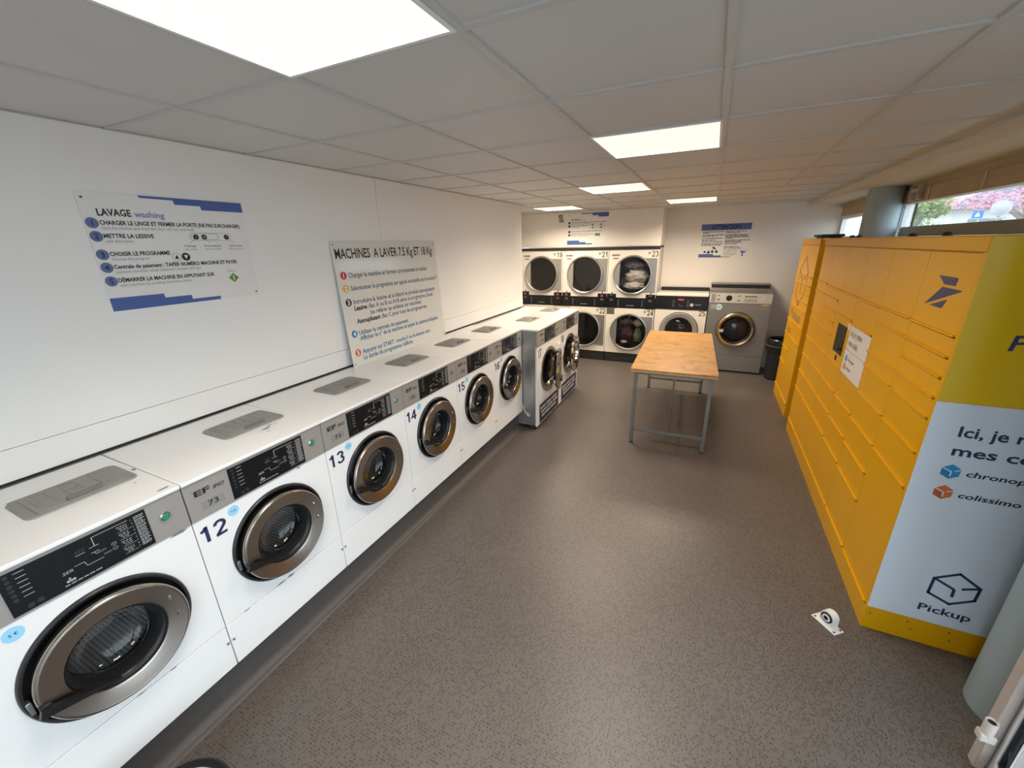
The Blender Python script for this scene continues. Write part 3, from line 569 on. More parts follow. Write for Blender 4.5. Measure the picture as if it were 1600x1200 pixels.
# ================================================================== WASHERS 17 AND 18 (standing forward, on the floor)
def big_washer(y0, wd, num, label, open_deg):
    t = thing('heavy_washing_machine', label, 'washing machine', (0.1727, y0, 0), pi / 2, 'two larger washers at the end of the row')
    cx, cz, R = (0.375, 0.625, 0.255)
    H = 1.147
    obj('body', MB().plate(0.0, wd - 0.002, 0.04, 0.955, cx, cz, R - 0.01, 0.0, 0.018), M['enamel'], t)
    obj('side_panel', MB().box(0.001, 0.008, 0.018, 0.73, 0.05, 1.13).box(0.001, 0.030, 0.018, 0.022, 0.05, 1.13).box(wd - 0.010, wd - 0.003, 0.018, 0.73, 0.05, 1.13), M['galv'], t)
    obj('foot', MB().box(0.005, 0.03, 0.04, 0.10, 0.0, 0.05, 0.003), M['rubber'], t); obj('foot', MB().box(0.005, 0.03, 0.16, 0.22, 0.0, 0.05, 0.003), M['rubber'], t)
    obj('foot', MB().box(wd - 0.04, wd - 0.01, 0.04, 0.10, 0.0, 0.05, 0.003), M['rubber'], t); obj('foot', MB().box(wd - 0.04, wd - 0.01, 0.60, 0.66, 0.0, 0.05, 0.003), M['rubber'], t)
    obj('top_panel', MB().box(0.0, wd - 0.0015, -0.012, 0.78, 1.128, H, 0.004), M['enamel_top'], t)
    obj('control_panel', MB().box(0.0, wd - 0.002, -0.004, 0.02, 0.957, 1.127, 0.0015), M['silver'], t)
    control_parts(t, 0.05, 0.0)
    for o in t.children:
        if o.name.split('.')[0] in ('display', 'button_bezel', 'start_button', 'name_plate', 'model_plate'): o.location.z -= 0.014
    obj('door_surround', MB().lathe([(R + 0.008, 0.0), (R + 0.006, -0.01), (R - 0.02, -0.012), (R - 0.05, 0.0), (R - 0.075, 0.03), (R - 0.08, 0.08)], (cx, 0, cz), 'y', 64), M['ring'], t)
    obj('gasket', MB().lathe([(R - 0.078, 0.03), (R - 0.09, 0.03), (R - 0.09, 0.12)], (cx, 0, cz), 'y', 48), M['black'], t)
    obj('drum', MB().lathe([(R - 0.06, 0.10), (0.27, 0.13), (0.27, 0.55), (0.0, 0.56)], (cx, 0, cz), 'y', 48), M['drum'], t)
    # door swings on a hinge at the right of the opening
    hx = cx + R - 0.005; r = R - 0.02
    d = obj('door', MB().lathe([(r - 0.02, 0.0), (r, -0.012), (r + 0.004, -0.035), (r - 0.004, -0.052), (r - 0.02, -0.058), (r - 0.075, -0.046), (r - 0.08, -0.03), (r - 0.08, 0.02), (r - 0.02, 0.0)], (-r, 0, 0), 'y', 64), M['chrome'], t)
    d.location = (hx, -0.008, cz); d.rotation_euler = (0, 0, radians(open_deg))
    obj('door_glass', MB().lathe([(r - 0.078, 0.0), (r - 0.085, 0.05), (r - 0.12, 0.09), (0.0, 0.10)], (-r, 0, 0), 'y', 48), M['glass'], d)
    h = obj('door_handle', MB().box(-2 * r + 0.0, -2 * r + 0.16, -0.082, -0.064, -0.075, -0.045, 0.006).box(-2 * r + 0.01, -2 * r + 0.04, -0.07, -0.05, -0.08, -0.04, 0.004), M['black'], d)
    obj('hinge', MB().box(hx - 0.015, hx + 0.03, -0.03, 0.0, cz - 0.12, cz + 0.12, 0.006).lathe([(0, cz - 0.09), (0.013, cz - 0.09), (0.013, cz + 0.09), (0, cz + 0.09)], (hx + 0.012, -0.03, 0), 'z', 16), M['recess'], t)
    bp = obj('notice_panel', MB().box(0.075, wd - 0.04, -0.003, 0.0, 0.052, 0.275, 0.001), M['navy_panel'], t)
    rnd = random.Random(5); P = MB()
    for z, x0, x1 in ((0.208, 0.10, wd - 0.06), (0.158, 0.125, wd - 0.08), (0.108, 0.14, wd - 0.13)):
        bars(P, x0, x1, z, 0.030, -0.003, rnd, 0.022, 0.10, 0.19)
    obj('notice_lines', P, M['plate2'], bp, kind='stuff')
    machine_number(t, num, 0.092, 0.030, 0.830, 0.095, M['ink'])
    f = obj('detergent_flap', WM['lid'], parent=t); f.location = (0.10, 0.02, H - HT)
    for n, k in (('flap_leaf', 'lidtop'), ('flap_grip', 'lidgrip'), ('raised_letters', 'abc')): obj(n, WM[k], parent=f)
    return t
w17 = big_washer(3.524, 0.757, '17', 'larger washer numbered 17 with its round door hanging open', 17)
w18 = big_washer(4.288, 0.757, '18', 'larger washer numbered 18 beyond the open door, its own door slightly ajar', 9)
obj('drain_cable', MB().tube([(0.004, 0.06 + 0.12, 0.28), (-0.003, 0.14, 0.20), (-0.003, 0.10, 0.15), (-0.003, 0.085, 0.165), (-0.003, 0.12, 0.20)], 0.004, 8), M['white_plastic'], w17)

# ================================================================== STACKED DRYERS
def dryer_meshes():
    d = {}; w = 0.786; cx = 0.3965
    for key, z0, z1, cz in (('up', 1.118, 1.878, 1.483), ('lo', 0.168, 0.942, 0.549)):
        d['front_' + key] = MB().plate(0.002, w, z0, z1, cx, cz, 0.290, 0.0, 0.02).mesh('front_panel', M['cream'])
        d['hinge_' + key] = MB().poly([(cx + 0.302 * cos(a), cz + 0.302 * sin(a)) for a in [radians(60 - 120 * i / 16) for i in range(17)]] + [(0.768, cz - 0.264), (0.768, cz + 0.262)], -0.012, -0.001).mesh('door_plate', M['steel_door'])
        d['ring_' + key] = MB().lathe([(0.305, 0.0), (0.313, -0.018), (0.313, -0.034), (0.306, -0.044), (0.296, -0.046), (0.287, -0.040), (0.284, -0.028), (0.284, 0.0), (0.305, 0.0)], (cx, 0, cz), 'y', 72).mesh('door_ring', M['steel_door'])
        s = MB(); x = 0.198 - cx; a0 = math.acos(x / 0.286); pts = [(cx + 0.286 * cos(a), cz + 0.286 * sin(a)) for a in [a0 + (2 * pi - 2 * a0) * i / 24 for i in range(25)]]
        d['chord_' + key] = s.poly(pts, -0.036, -0.024).mesh('door_segment', M['steel_door'])
        d['glass_' + key] = MB().lathe([(0.286, -0.022), (0.0, -0.020)], (cx, 0, cz), 'y', 56).mesh('door_glass', M['dglass'])
        d['drum_' + key] = MB().lathe([(0.29, 0.02), (0.33, 0.05), (0.345, 0.10), (0.345, 0.55), (0.0, 0.56)], (cx, 0, cz), 'y', 56).mesh('drum', M['dark_drum'])
    d['band'] = MB().box(0.004, w, -0.004, 0.03, 0.944, 1.116, 0.002).mesh('control_band', M['fascia'])
    d['pod'] = MB().box(0, 0.146, -0.012, -0.002, 0.944, 1.178, 0.002).mesh('control_pod', M['fascia'])
    d['knob'] = MB().box(-0.006, 0.006, -0.014, 0.0, 1.176, 1.206, 0.002).mesh('knob', M['black'])
    d['base'] = MB().box(0.004, w, 0.012, 0.5, 0.0, 0.166, 0.002).mesh('base', M['matte'])
    d['grip'] = MB().box(0.33, 0.47, -0.0, 0.014, 0.055, 0.075, 0.002).mesh('lint_grip', M['recess'])
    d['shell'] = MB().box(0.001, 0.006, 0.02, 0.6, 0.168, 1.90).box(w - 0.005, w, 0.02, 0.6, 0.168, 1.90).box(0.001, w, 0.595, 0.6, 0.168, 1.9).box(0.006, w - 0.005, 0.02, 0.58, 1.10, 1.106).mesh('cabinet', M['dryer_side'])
    d['strip'] = MB().box(0.0, w + 0.004, -0.016, 0.036, 1.880, 1.922, 0.002).mesh('top_strip', M['matte'])
    d['cap'] = MB().box(0.0, w + 0.004, -0.018, 0.05, 1.9225, 1.931, 0.001).mesh('top_cap', M['steel_door'])
    A = MB()
    for x, up in ((0.195, 1), (0.585, -1)):
        c = 1.025
        q = [(-0.008, -0.055), (0.008, -0.055), (0.008, 0.03), (0.018, 0.03), (0.0, 0.055), (-0.018, 0.03), (-0.008, 0.03)]
        q = [(x + a, c + b * up) for a, b in q]
        for i in range(len(q)):
            (x0, z0), (x1, z1) = q[i], q[(i + 1) % len(q)]; l = sqrt((x1 - x0) ** 2 + (z1 - z0) ** 2); nx, nz = -(z1 - z0) / l * 0.0012, (x1 - x0) / l * 0.0012
            A.poly([(x0 - nx, z0 - nz), (x1 - nx, z1 - nz), (x1 + nx, z1 + nz), (x0 + nx, z0 + nz)], -0.0052, -0.004)
    rnd = random.Random(2); bars(A, 0.33, 0.47, 0.985, 0.010, -0.004, rnd, 0.004, 0.02, 0.05)
    d['arrows'] = A.mesh('arrow_print', M['dim_ink'], False)
    d['led'] = MB().box(0.05, 0.09, -0.0135, -0.012, 1.125, 1.142).mesh('red_display', M['led'])
    Q = MB(); [bars(Q, 0.05, 0.10, 1.062 + 0.018 * i, 0.010, -0.012, rnd, 0.006, 0.008, 0.014) for i in range(2)]; bars(Q, 0.045, 0.095, 1.152, 0.008, -0.012, rnd, 0.004, 0.01, 0.02)
    d['keys'] = Q.mesh('key_print', M['dim_ink'], False)
    d['lab'] = MB().box(0.050, 0.178, -0.002, 0.0, 1.778, 1.812).box(0.072, 0.160, -0.002, 0.0, 1.730, 1.758).mesh('name_label', M['plate2'])
    B = MB(); bars(B, 0.056, 0.172, 1.785, 0.020, -0.002, rnd, 0.003, 0.012, 0.02); bars(B, 0.078, 0.154, 1.736, 0.016, -0.002, rnd, 0.003, 0.012, 0.02); d['labprint'] = B.mesh('label_print', M['darklabel'], False)
    d['dot'] = MB().disc(0, 0, 0.022, -0.0015, 0.0, 20).mesh('round_sticker', M['grey_ink'])
    return d
DM = dryer_meshes()
def dryer(x, up, lo, label, led=True, brown=False):
    t = thing('stacked_dryer', label, 'tumble dryer', (x, 6.65, 0), 0, 'bank of stacked tumble dryers')
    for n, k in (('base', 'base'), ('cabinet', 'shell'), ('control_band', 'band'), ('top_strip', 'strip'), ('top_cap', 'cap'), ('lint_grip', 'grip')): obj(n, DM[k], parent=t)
    obj('arrow_print', DM['arrows'], parent=t)
    for k in ('up', 'lo'):
        obj('front_panel', DM['front_' + k], parent=t); obj('door_plate', DM['hinge_' + k], parent=t)
        r = obj('door_ring', DM['ring_' + k], parent=t); obj('door_segment', DM['chord_' + k], parent=r); obj('door_glass', DM['glass_' + k], parent=r); obj('drum', DM['drum_' + k], parent=t)
    for px in (0.006, 0.635):
        p = obj('control_pod', DM['pod'], parent=t); p.location = (px, 0, 0); obj('key_print', DM['keys'], parent=p)
        if led: obj('red_display', DM['led'], parent=p)
        kb = obj('knob', DM['knob'], parent=p); kb.location = (0.075, 0, 0)
    l = obj('name_label', DM['lab'], parent=t); obj('label_print', DM['labprint'], parent=l)
    s = obj('round_sticker', DM['dot'], parent=t); s.location = (0.638, 0, 1.822); s = obj('round_sticker', DM['dot'], parent=t); s.location = (0.638, 0, 0.892)
    if up: machine_number(t, up, 0.086, 0.675, 1.766, 0.100, M['ink'])
    if lo: machine_number(t, lo, 0.086, 0.675, 0.835, 0.100, M['ink'])
    if brown: obj('brown_label', MB().box(0.012, 0.138, -0.003, 0.0, 0.836, 0.932), M['darklabel'], t)
    return t
dryer(-1.387, '19', None, 'stacked tumble dryer numbered 19 at top, half hidden by the left wall end')
dryer(-0.596, '21', '22', 'stacked tumble dryers numbered 21 over 22, empty dark drums')
dryer(0.195, '23', '24', 'stacked tumble dryers numbered 23 over 24, laundry in both drums', led=False, brown=True)
def laundry(name, label, m, blobs, seed):
    mb = MB()
    for i, (c, r) in enumerate(blobs): mb.blob(c, r, 0.34, 2.6, seed + i * 3.1)
    return tag(obj(name, mb, m, angle=180), label, 'laundry', 'clothes in the dryers')
X = 0.195 + 0.3965
YL = 6.76
for nm, lb, mm, c, r, sd in (
    ('white_laundry', 'crumpled white laundry in the middle of the drum of dryer 23', 'cloth_w', (X + 0.05, YL + 0.03, 1.46), (0.185, 0.085, 0.10), 1), ('white_towel', 'pale folded laundry at the bottom of the drum of dryer 23', 'cloth_w', (X + 0.02, YL + 0.03, 1.30), (0.17, 0.085, 0.065), 5),
    ('grey_laundry', 'grey patterned garment at the top of the drum of dryer 23', 'cloth_g', (X + 0.01, YL + 0.03, 1.63), (0.17, 0.085, 0.065), 9),
    ('plum_laundry', 'dark plum laundry heaped in the drum of dryer 24', 'cloth_p', (X - 0.06, YL + 0.03, 0.50), (0.125, 0.085, 0.13), 4), ('green_laundry', 'pale green garment on the right in the drum of dryer 24', 'cloth_gr', (X + 0.135, YL + 0.03, 0.47), (0.062, 0.08, 0.13), 6),
    ('white_garment', 'white garment at the top right of the drum of dryer 24', 'cloth_w', (X + 0.13, YL + 0.03, 0.685), (0.075, 0.075, 0.065), 12), ('brown_laundry', 'brownish garment at the top left of the drum of dryer 24', 'cloth_b', (X - 0.07, YL + 0.04, 0.70), (0.11, 0.085, 0.06), 15),
    ('white_sock', 'small white garment at the bottom left of the drum of dryer 24', 'cloth_w', (X - 0.09, YL + 0.02, 0.345), (0.065, 0.06, 0.028), 18)):
    laundry(nm, lb, M[mm], [(c, tuple(q * 0.93 for q in r))], sd)

# ---- cream washer 25
def washer25():
    t = thing('wide_washing_machine', 'cream washer numbered 25 with a black control strip, behind the table', 'washing machine', (0.992, 6.655, 0))
    w = 0.766; cx, cz = 0.385, 0.625
    obj('body', MB().plate(0.0, w, 0.09, 0.955, cx, cz, 0.262, 0.0, 0.02).box(0, 0.006, 0.02, 0.47, 0.09, 1.17).box(w - 0.006, w, 0.02, 0.47, 0.09, 1.17).box(0, w, 0.465, 0.47, 0.09, 1.17), M['cream'], t)
    obj('base', MB().box(0.004, w - 0.004, 0.02, 0.46, 0.0, 0.09), M['matte'], t)
    c = obj('control_band', MB().poly([(0.0, 0.957), (w, 0.957), (w, 1.165), (0.0, 1.165)], -0.008, 0.02), M['fascia'], t)
    obj('top_panel', MB().box(-0.002, w + 0.002, -0.012, 0.47, 1.167, 1.205, 0.006), M['cream'], t)
    obj('back_strip', MB().box(0.02, w, 0.455, 0.495, 1.20, 1.262, 0.003), M['matte'], t)
    obj('red_display', MB().box(0.335, 0.42, -0.0095, -0.008, 1.10, 1.125), M['led'], c)
    k = obj('round_badge', MB().disc(0.54, 1.035, 0.026, -0.0105, -0.008, 24), M['plate2'], c)
    rnd = random.Random(4); P = MB(); bars(P, 0.59, 0.67, 1.03, 0.016, -0.008, rnd, 0.003, 0.01, 0.014)
    for x in (0.255, 0.47): [bars(P, x, x + 0.03, 1.00 + 0.03 * i, 0.010, -0.008, rnd, 0.004, 0.008, 0.012) for i in range(4)]
    P.disc(0.365, 1.025, 0.008, -0.0092, -0.008, 12); P.disc(0.395, 1.01, 0.008, -0.0092, -0.008, 12)
    obj('key_print', P, M['dim_ink'], c)
    obj('door_surround', MB().lathe([(0.292, 0.0), (0.290, -0.006), (0.282, -0.002)], (cx, 0, cz), 'y', 64), M['recess'], t)
    r = obj('door_ring', MB().lathe([(0.280, 0.0), (0.282, -0.02), (0.272, -0.034), (0.215, -0.026), (0.205, -0.018), (0.204, 0.02), (0.28, 0.0)], (cx, 0, cz), 'y', 64), M['grey_ring'], t)
    obj('door_glass', MB().lathe([(0.206, -0.012), (0.18, -0.03), (0.12, -0.05), (0.0, -0.06)], (cx, 0, cz), 'y', 48), M['dglass'], r)
    obj('drum', MB().lathe([(0.206, 0.03), (0.26, 0.06), (0.26, 0.40), (0, 0.41)], (cx, 0, cz), 'y', 48), M['dark_drum'], t)
    machine_number(t, '25', 0.088, 0.655, 0.866, 0.096, M['ink'], 0.13)
washer25()
# ---- stainless washer 26
def washer26():
    t = thing('stainless_washing_machine', 'tall stainless steel washer with round sticker 26, beside the bin', 'washing machine', (1.772, 6.66, 0))
    w = 0.828; cx, cz = 0.411, 0.682
    obj('body', MB().plate(0.0, w, 0.281, 1.082, cx, cz, 0.235, 0.0, 0.02).box(0, 0.006, 0.02, 0.47, 0.03, 1.22).box(w - 0.006, w, 0.02, 0.47, 0.03, 1.22).box(0, w, 0.465, 0.47, 0.03, 1.22), M['brushed'], t)
    obj('kick_panel', MB().box(0.0, w, 0.0, 0.02, 0.03, 0.277, 0.002), M['brushed'], t)
    obj('base', MB().box(0.01, w - 0.01, 0.03, 0.46, 0.0, 0.03), M['matte'], t)
    c = obj('control_panel', MB().box(0.0, w, -0.006, 0.03, 1.085, 1.232, 0.002), M['plate2'], t)
    obj('top_panel', MB().box(-0.002, w + 0.002, -0.008, 0.47, 1.234, 1.246, 0.003), M['brushed'], t)
    hdm = MB(); b = [(0.0, 1.246), (0.80, 1.246), (0.80, 1.335), (0.0, 1.335)]
    hdm.v += [(0.005, 0.22, 1.246), (0.805, 0.22, 1.246), (0.805, 0.30, 1.335), (0.005, 0.30, 1.335), (0.005, 0.47, 1.246), (0.805, 0.47, 1.246), (0.805, 0.47, 1.335), (0.005, 0.47, 1.335)]
    hdm.f += [(0, 1, 2, 3), (4, 7, 6, 5), (3, 2, 6, 7), (0, 3, 7, 4), (1, 5, 6, 2), (0, 4, 5, 1)]
    h = obj('soap_hood', hdm, M['brushed'], t)
    obj('hood_opening', MB().box(0.012, 0.80, 0.245, 0.30, 1.293, 1.334, 0.002), M['matte'], h)
    obj('hood_cap', MB().box(0.0, 0.81, 0.243, 0.475, 1.337, 1.349, 0.001), M['brushed'], h)
    obj('dial', MB().lathe([(0, -0.022), (0.018, -0.02), (0.02, -0.008), (0.042, -0.007), (0.044, -0.004)], (0.268, 0, 1.157), 'y', 28), M['black'], c)
    rnd = random.Random(8); P = MB()
    P.poly([(0.025, 1.10), (0.082, 1.10), (0.082, 1.215), (0.025, 1.215)], -0.0072, -0.006)
    obj('panel_window', P, M['plate'], c); P = MB()
    bars(P, 0.11, 0.14, 1.185, 0.016, -0.006, rnd, 0.004, 0.01, 0.02); bars(P, 0.105, 0.145, 1.12, 0.024, -0.006, rnd, 0.004, 0.014, 0.02)
    bars(P, 0.385, 0.415, 1.18, 0.02, -0.006, rnd, 0.004, 0.01, 0.02); bars(P, 0.385, 0.415, 1.115, 0.02, -0.006, rnd, 0.004, 0.01, 0.02)
    bars(P, 0.475, 0.64, 1.178, 0.018, -0.006, rnd, 0.005, 0.02, 0.05)
    for i in range(2): bars(P, 0.47, 0.64, 1.112 + 0.022 * i, 0.010, -0.006, rnd, 0.006, 0.01, 0.03)
    obj('panel_print', P, M['darklabel'], c)
    K = MB(); [K.box(0.705, 0.73, -0.010, -0.006, 1.10 + 0.024 * i, 1.118 + 0.024 * i, 0.002) for i in range(5)]; obj('key_column', K, M['cloth_w'], c)
    obj('soap_drawer', MB().box(0.03, 0.115, -0.003, 0.0, 0.985, 1.055, 0.001), M['silver'], t)
    s = obj('number_sticker', MB().disc(0.146, 1.02, 0.046, -0.002, 0, 28), M['pale_dot'], t); text(s, '26', 0.032, 0.146, 1.004, -0.002, M['blue_ink'], align='C', bold=0.01)
    g = obj('warning_label', MB().box(0.70, 0.80, -0.002, 0, 0.99, 1.075), M['plate'], t); obj('warning_stripe', MB().box(0.705, 0.80, -0.003, -0.002, 1.062, 1.075), M['amber'], g)
    obj('door_surround', MB().lathe([(0.272, 0.0), (0.270, -0.008), (0.24, -0.004)], (cx, 0, cz), 'y', 64), M['recess'], t)
    r = obj('door_ring', MB().lathe([(0.262, 0.0), (0.265, -0.025), (0.255, -0.045), (0.236, -0.052), (0.212, -0.042), (0.200, -0.02), (0.197, 0.02), (0.262, 0.0)], (cx, 0, cz), 'y', 72), M['gold_ring'], t)
    obj('gasket', MB().lathe([(0.2, -0.02), (0.185, -0.012), (0.18, 0.03)], (cx, 0, cz), 'y', 48), M['black'], r)
    obj('door_glass', MB().lathe([(0.184, 0.0), (0.16, -0.022), (0.10, -0.038), (0, -0.045)], (cx, 0, cz), 'y', 48), M['dglass'], r)
    obj('drum', MB().lathe([(0.19, 0.05), (0.25, 0.08), (0.25, 0.40), (0, 0.41)], (cx, 0, cz), 'y', 48), M['dark_drum'], t)
    obj('latch_sticker', MB().box(0.19, 0.25, -0.056, -0.05, 0.645, 0.692, 0.001), M['plate2'], r)
    for a in (0.1, -0.25):
        b_ = obj('bolt', WM['bolt'], parent=r); b_.location = (cx + 0.238 * cos(a), -0.05, cz + 0.238 * sin(a))
washer26()

# ================================================================== WALL BOARDS
def steps(parent, w, h, x0, frac, top):
    m = MB(); y = -0.0012
    if top: pts = [(x0, h), (w, h), (w, h - 0.066 * frac), (w - 0.165 * frac, h - 0.066 * frac), (w - 0.170 * frac, h - 0.040 * frac), (w - 0.265 * frac, h - 0.040 * frac), (w - 0.27 * frac, h - 0.014 * frac), (x0 + 0.006, h - 0.014 * frac)]
    else: pts = [(0, 0), (0.435 * frac, 0), (0.432 * frac, 0.018 * frac), (0.32 * frac, 0.018 * frac), (0.316 * frac, 0.040 * frac), (0.212 * frac, 0.040 * frac), (0.208 * frac, 0.066 * frac), (0, 0.066 * frac)]
    m.poly(pts, y, 0.0); obj('blue_band', m, M['blue_band'], parent)
def screws(parent, pts, m='darklabel'):
    for x, z in pts: obj('screw', MB().lathe([(0, -0.003), (0.004, -0.0025), (0.005, 0)], (x, 0, z), 'y', 10), M[m], parent)
# LAVAGE board
b1 = thing('instruction_board', 'white LAVAGE washing instruction board screwed to the left wall', 'sign', (WX + 0.0045, 0.52, 1.752), pi / 2)
obj('board', MB().box(0, 0.672, 0.0, 0.004, 0, 0.484, 0.0008), M['board'], b1); obj('blue_band', MB().poly([(0.212, 0.484), (0.672, 0.484), (0.672, 0.437), (0.466, 0.437), (0.462, 0.455), (0.351, 0.455), (0.347, 0.473), (0.216, 0.474)], -0.0012, 0), M['blue_band'], b1); obj('blue_band', MB().poly([(0, 0), (0.453, 0), (0.453, 0.017), (0.320, 0.017), (0.318, 0.037), (0.205, 0.037), (0.203, 0.056), (0, 0.056)], -0.0012, 0), M['blue_band'], b1)
screws(b1, [(0.018, 0.462), (0.65, 0.458), (0.652, 0.02), (0.022, 0.018)])
text(b1, 'LAVAGE', 0.027, 0.052, 0.394, 0, M['ink'], width=0.117, bold=0.03); text(b1, 'washing', 0.024, 0.179, 0.393, 0, M['lilac_ink'], width=0.116, bold=0.02)
LB = [('1', 0.364, 'CHARGER LE LINGE ET FERMER LA PORTE (NE PAS SURCHARGER)', 0.588, 'load the clothes and close the door (do not overload)', 0.354), ('2', 0.311, 'METTRE LA LESSIVE', 0.180, 'add detergent', 0.096), ('3', 0.237, 'CHOISIR LE PROGRAMME', 0.226, 'Choose the program', 0.137), ('4', 0.184, 'Centrale de paiement : TAPER NUMÉRO MACHINE ET PAYER', 0.532, 'payment terminal: enter machine\'s number and pay', 0.341), ('5', 0.127, 'DÉMARRER LA MACHINE EN APPUYANT SUR', 0.400, 'start machine by pressing the button above', 0.288)]
for n, z, a, wa, c, wc in LB:
    dd = obj('number_disc', MB().disc(0.026, z, 0.0215, -0.0015, 0, 28), M['blue_disc'], b1); text(dd, n, 0.022, 0.026, z - 0.011, -0.0015, M['navy'], align='C', bold=0.02)
    text(b1, a, 0.0165, 0.050, z - 0.006, 0, M['ink'], width=wa, bold=0.03); text(b1, c, 0.0125, 0.052, z - 0.025, 0, M['grey_ink'], width=wc, bold=0.006)
def outline(parent, name, pts, t, m, y=0.0):
    mb = MB()
    for i in range(len(pts)):
        (x0, z0), (x1, z1) = pts[i], pts[(i + 1) % len(pts)]; l = sqrt((x1 - x0) ** 2 + (z1 - z0) ** 2)
        if l < 1e-6: continue
        nx, nz = -(z1 - z0) / l * t / 2, (x1 - x0) / l * t / 2; ex, ez = (x1 - x0) / l * t * 0.4, (z1 - z0) / l * t * 0.4
        mb.poly([(x0 - nx - ex, z0 - nz - ez), (x1 - nx + ex, z1 - nz + ez), (x1 + nx + ex, z1 + nz + ez), (x0 + nx - ex, z0 + nz - ez)], y - 0.0010, y)
    return obj(name, mb, m, parent, smooth=False)
def stadium(cx, cz, w, h): 
    r = h / 2; return [(cx + w / 2 - r + r * cos(a), cz + r * sin(a)) for a in [-pi / 2 + pi * i / 8 for i in range(9)]] + [(cx - w / 2 + r + r * cos(a), cz + r * sin(a)) for a in [pi / 2 + pi * i / 8 for i in range(9)]]
outline(b1, 'drawer_diagram', stadium(0.479, 0.312, 0.196, 0.036), 0.0014, M['grey_ink']); outline(b1, 'drawer_diagram', stadium(0.452, 0.313, 0.126, 0.027), 0.0014, M['grey_ink'])
for x, l in ((0.408, 'I'), (0.446, 'II'), (0.555, '*')):
    dd = obj('drawer_mark', MB().disc(x, 0.311, 0.0125, -0.0012, 0, 20), M['ink'], b1); text(dd, l, 0.012, x, 0.305, -0.0012, M['board'], align='C')
for x, s_, g_ in ((0.371, 'Prélavage', '(pre-wash)'), (0.478, 'Poudre/liquide', '(powder/liquid)'), (0.594, 'Adoucissant', '(fabric softener)')):
    text(b1, s_, 0.0100, x, 0.264, 0, M['ink'], align='C', narrow=0.95); text(b1, g_, 0.0095, x, 0.249, 0, M['grey_ink'], align='C', narrow=0.9)
for x0, z0, x1, z1 in ((0.400, 0.302, 0.376, 0.282), (0.452, 0.302, 0.468, 0.282), (0.564, 0.302, 0.590, 0.282)): outline(b1, 'pointer', [(x0, z0), (x1, z1)], 0.0016, M['grey_ink'])
outline(b1, 'up_key', [(0.300 + 0.0185 * cos(2 * pi * i / 24), 0.219 + 0.0185 * sin(2 * pi * i / 24)) for i in range(24)], 0.0014, M['grey_ink']); obj('up_mark', MB().poly([(0.291, 0.211), (0.309, 0.211), (0.300, 0.229)], -0.001, 0), M['ink'], b1)
dk = obj('down_key', MB().disc(0.340, 0.219, 0.0185, -0.001, 0, 24), M['ink'], b1); obj('down_mark', MB().poly([(0.331, 0.227), (0.349, 0.227), (0.340, 0.209)], -0.002, -0.001), M['board'], dk)
text(b1, 'START :', 0.010, 0.542, 0.134, 0, M['grey_ink'], align='C')
gd = obj('start_mark', MB().poly([(0.519, 0.104), (0.545, 0.080), (0.571, 0.104), (0.545, 0.128)], -0.0012, 0), M['green'], b1); obj('start_bar', MB().box(0.5425, 0.5475, -0.0022, -0.0012, 0.091, 0.117), M['board'], gd)

# MACHINES A LAVER board, leaning on the wall behind washers 13 to 15
b2 = thing('machine_board', 'large cream board headed MACHINES A LAVER leaning behind washers 14 and 15', 'sign', (WX + 0.056, 1.742, HT + 0.0005), pi / 2)
b2.rotation_euler = (radians(-3.2), 0, pi / 2)
BW, BH = 1.19, 0.886
obj('board', MB().box(0, BW, 0.0, 0.004, 0, BH, 0.0008), M['gloss_board'], b2); screws(b2, [(0.02, BH - 0.022), (BW - 0.022, BH - 0.022), (BW - 0.02, 0.02), (0.02, 0.02)])
text(b2, 'MACHINES  A LAVER 7.5 Kg ET 18 Kg', 0.066, 0.024, 0.770, 0, M['ink'], width=1.11, bold=0.016)
L2 = [('1', 'red', 0.655, [(0.108, 0.637, 'Charger la machine et fermer correctement le hublot', 0.92, 'teal_ink')]), ('2', 'amber', 0.564, [(0.108, 0.547, 'Sélectionner le programme par appuis successifs sur la touche P', 1.052, 'teal_ink')]),
      ('3', 'black_disc', 0.467, [(0.108, 0.451, 'Introduire la lessive et si désiré le produit assouplissant', 1.0, 'teal_ink'), (0.108, 0.404, 'Lessive :', 0.142, 'ink'), (0.258, 0.404, 'Bac A ou B ou A+B selon le programme choisi', 0.807, 'teal_ink'), (0.254, 0.357, '(se référer au schéma sur machine)', 0.628, 'teal_ink'), (0.108, 0.309, 'Assouplissant :', 0.262, 'ink'), (0.378, 0.309, 'Bac C pour tous les programmes', 0.573, 'teal_ink')]),
      ('4', 'blue_dot', 0.240, [(0.108, 0.224, 'Utiliser la centrale de paiement', 0.566, 'blue_ink'), (0.108, 0.181, 'Afficher le n° de la machine et payer la somme indiquée', 0.99, 'blue_ink')]), ('5', 'orange', 0.099, [(0.108, 0.083, 'Appuyer sur START : touche S ou le bouton vert', 0.845, 'blue_ink'), (0.108, 0.036, 'La durée du programme s\'affiche', 0.583, 'blue_ink')])]
for n, mm, z, lines in L2:
    dd = obj('number_disc', MB().disc(0.064, z, 0.027, -0.0012, 0, 28), M[mm], b2); text(dd, n, 0.034, 0.064, z - 0.017, -0.0012, M['board'], align='C', bold=0.03)
    for x, zz, s, wd, c in lines: text(b2, s, 0.033, x, zz, 0, M[c], width=wd, bold=0.022 if c != 'ink' else 0.034)

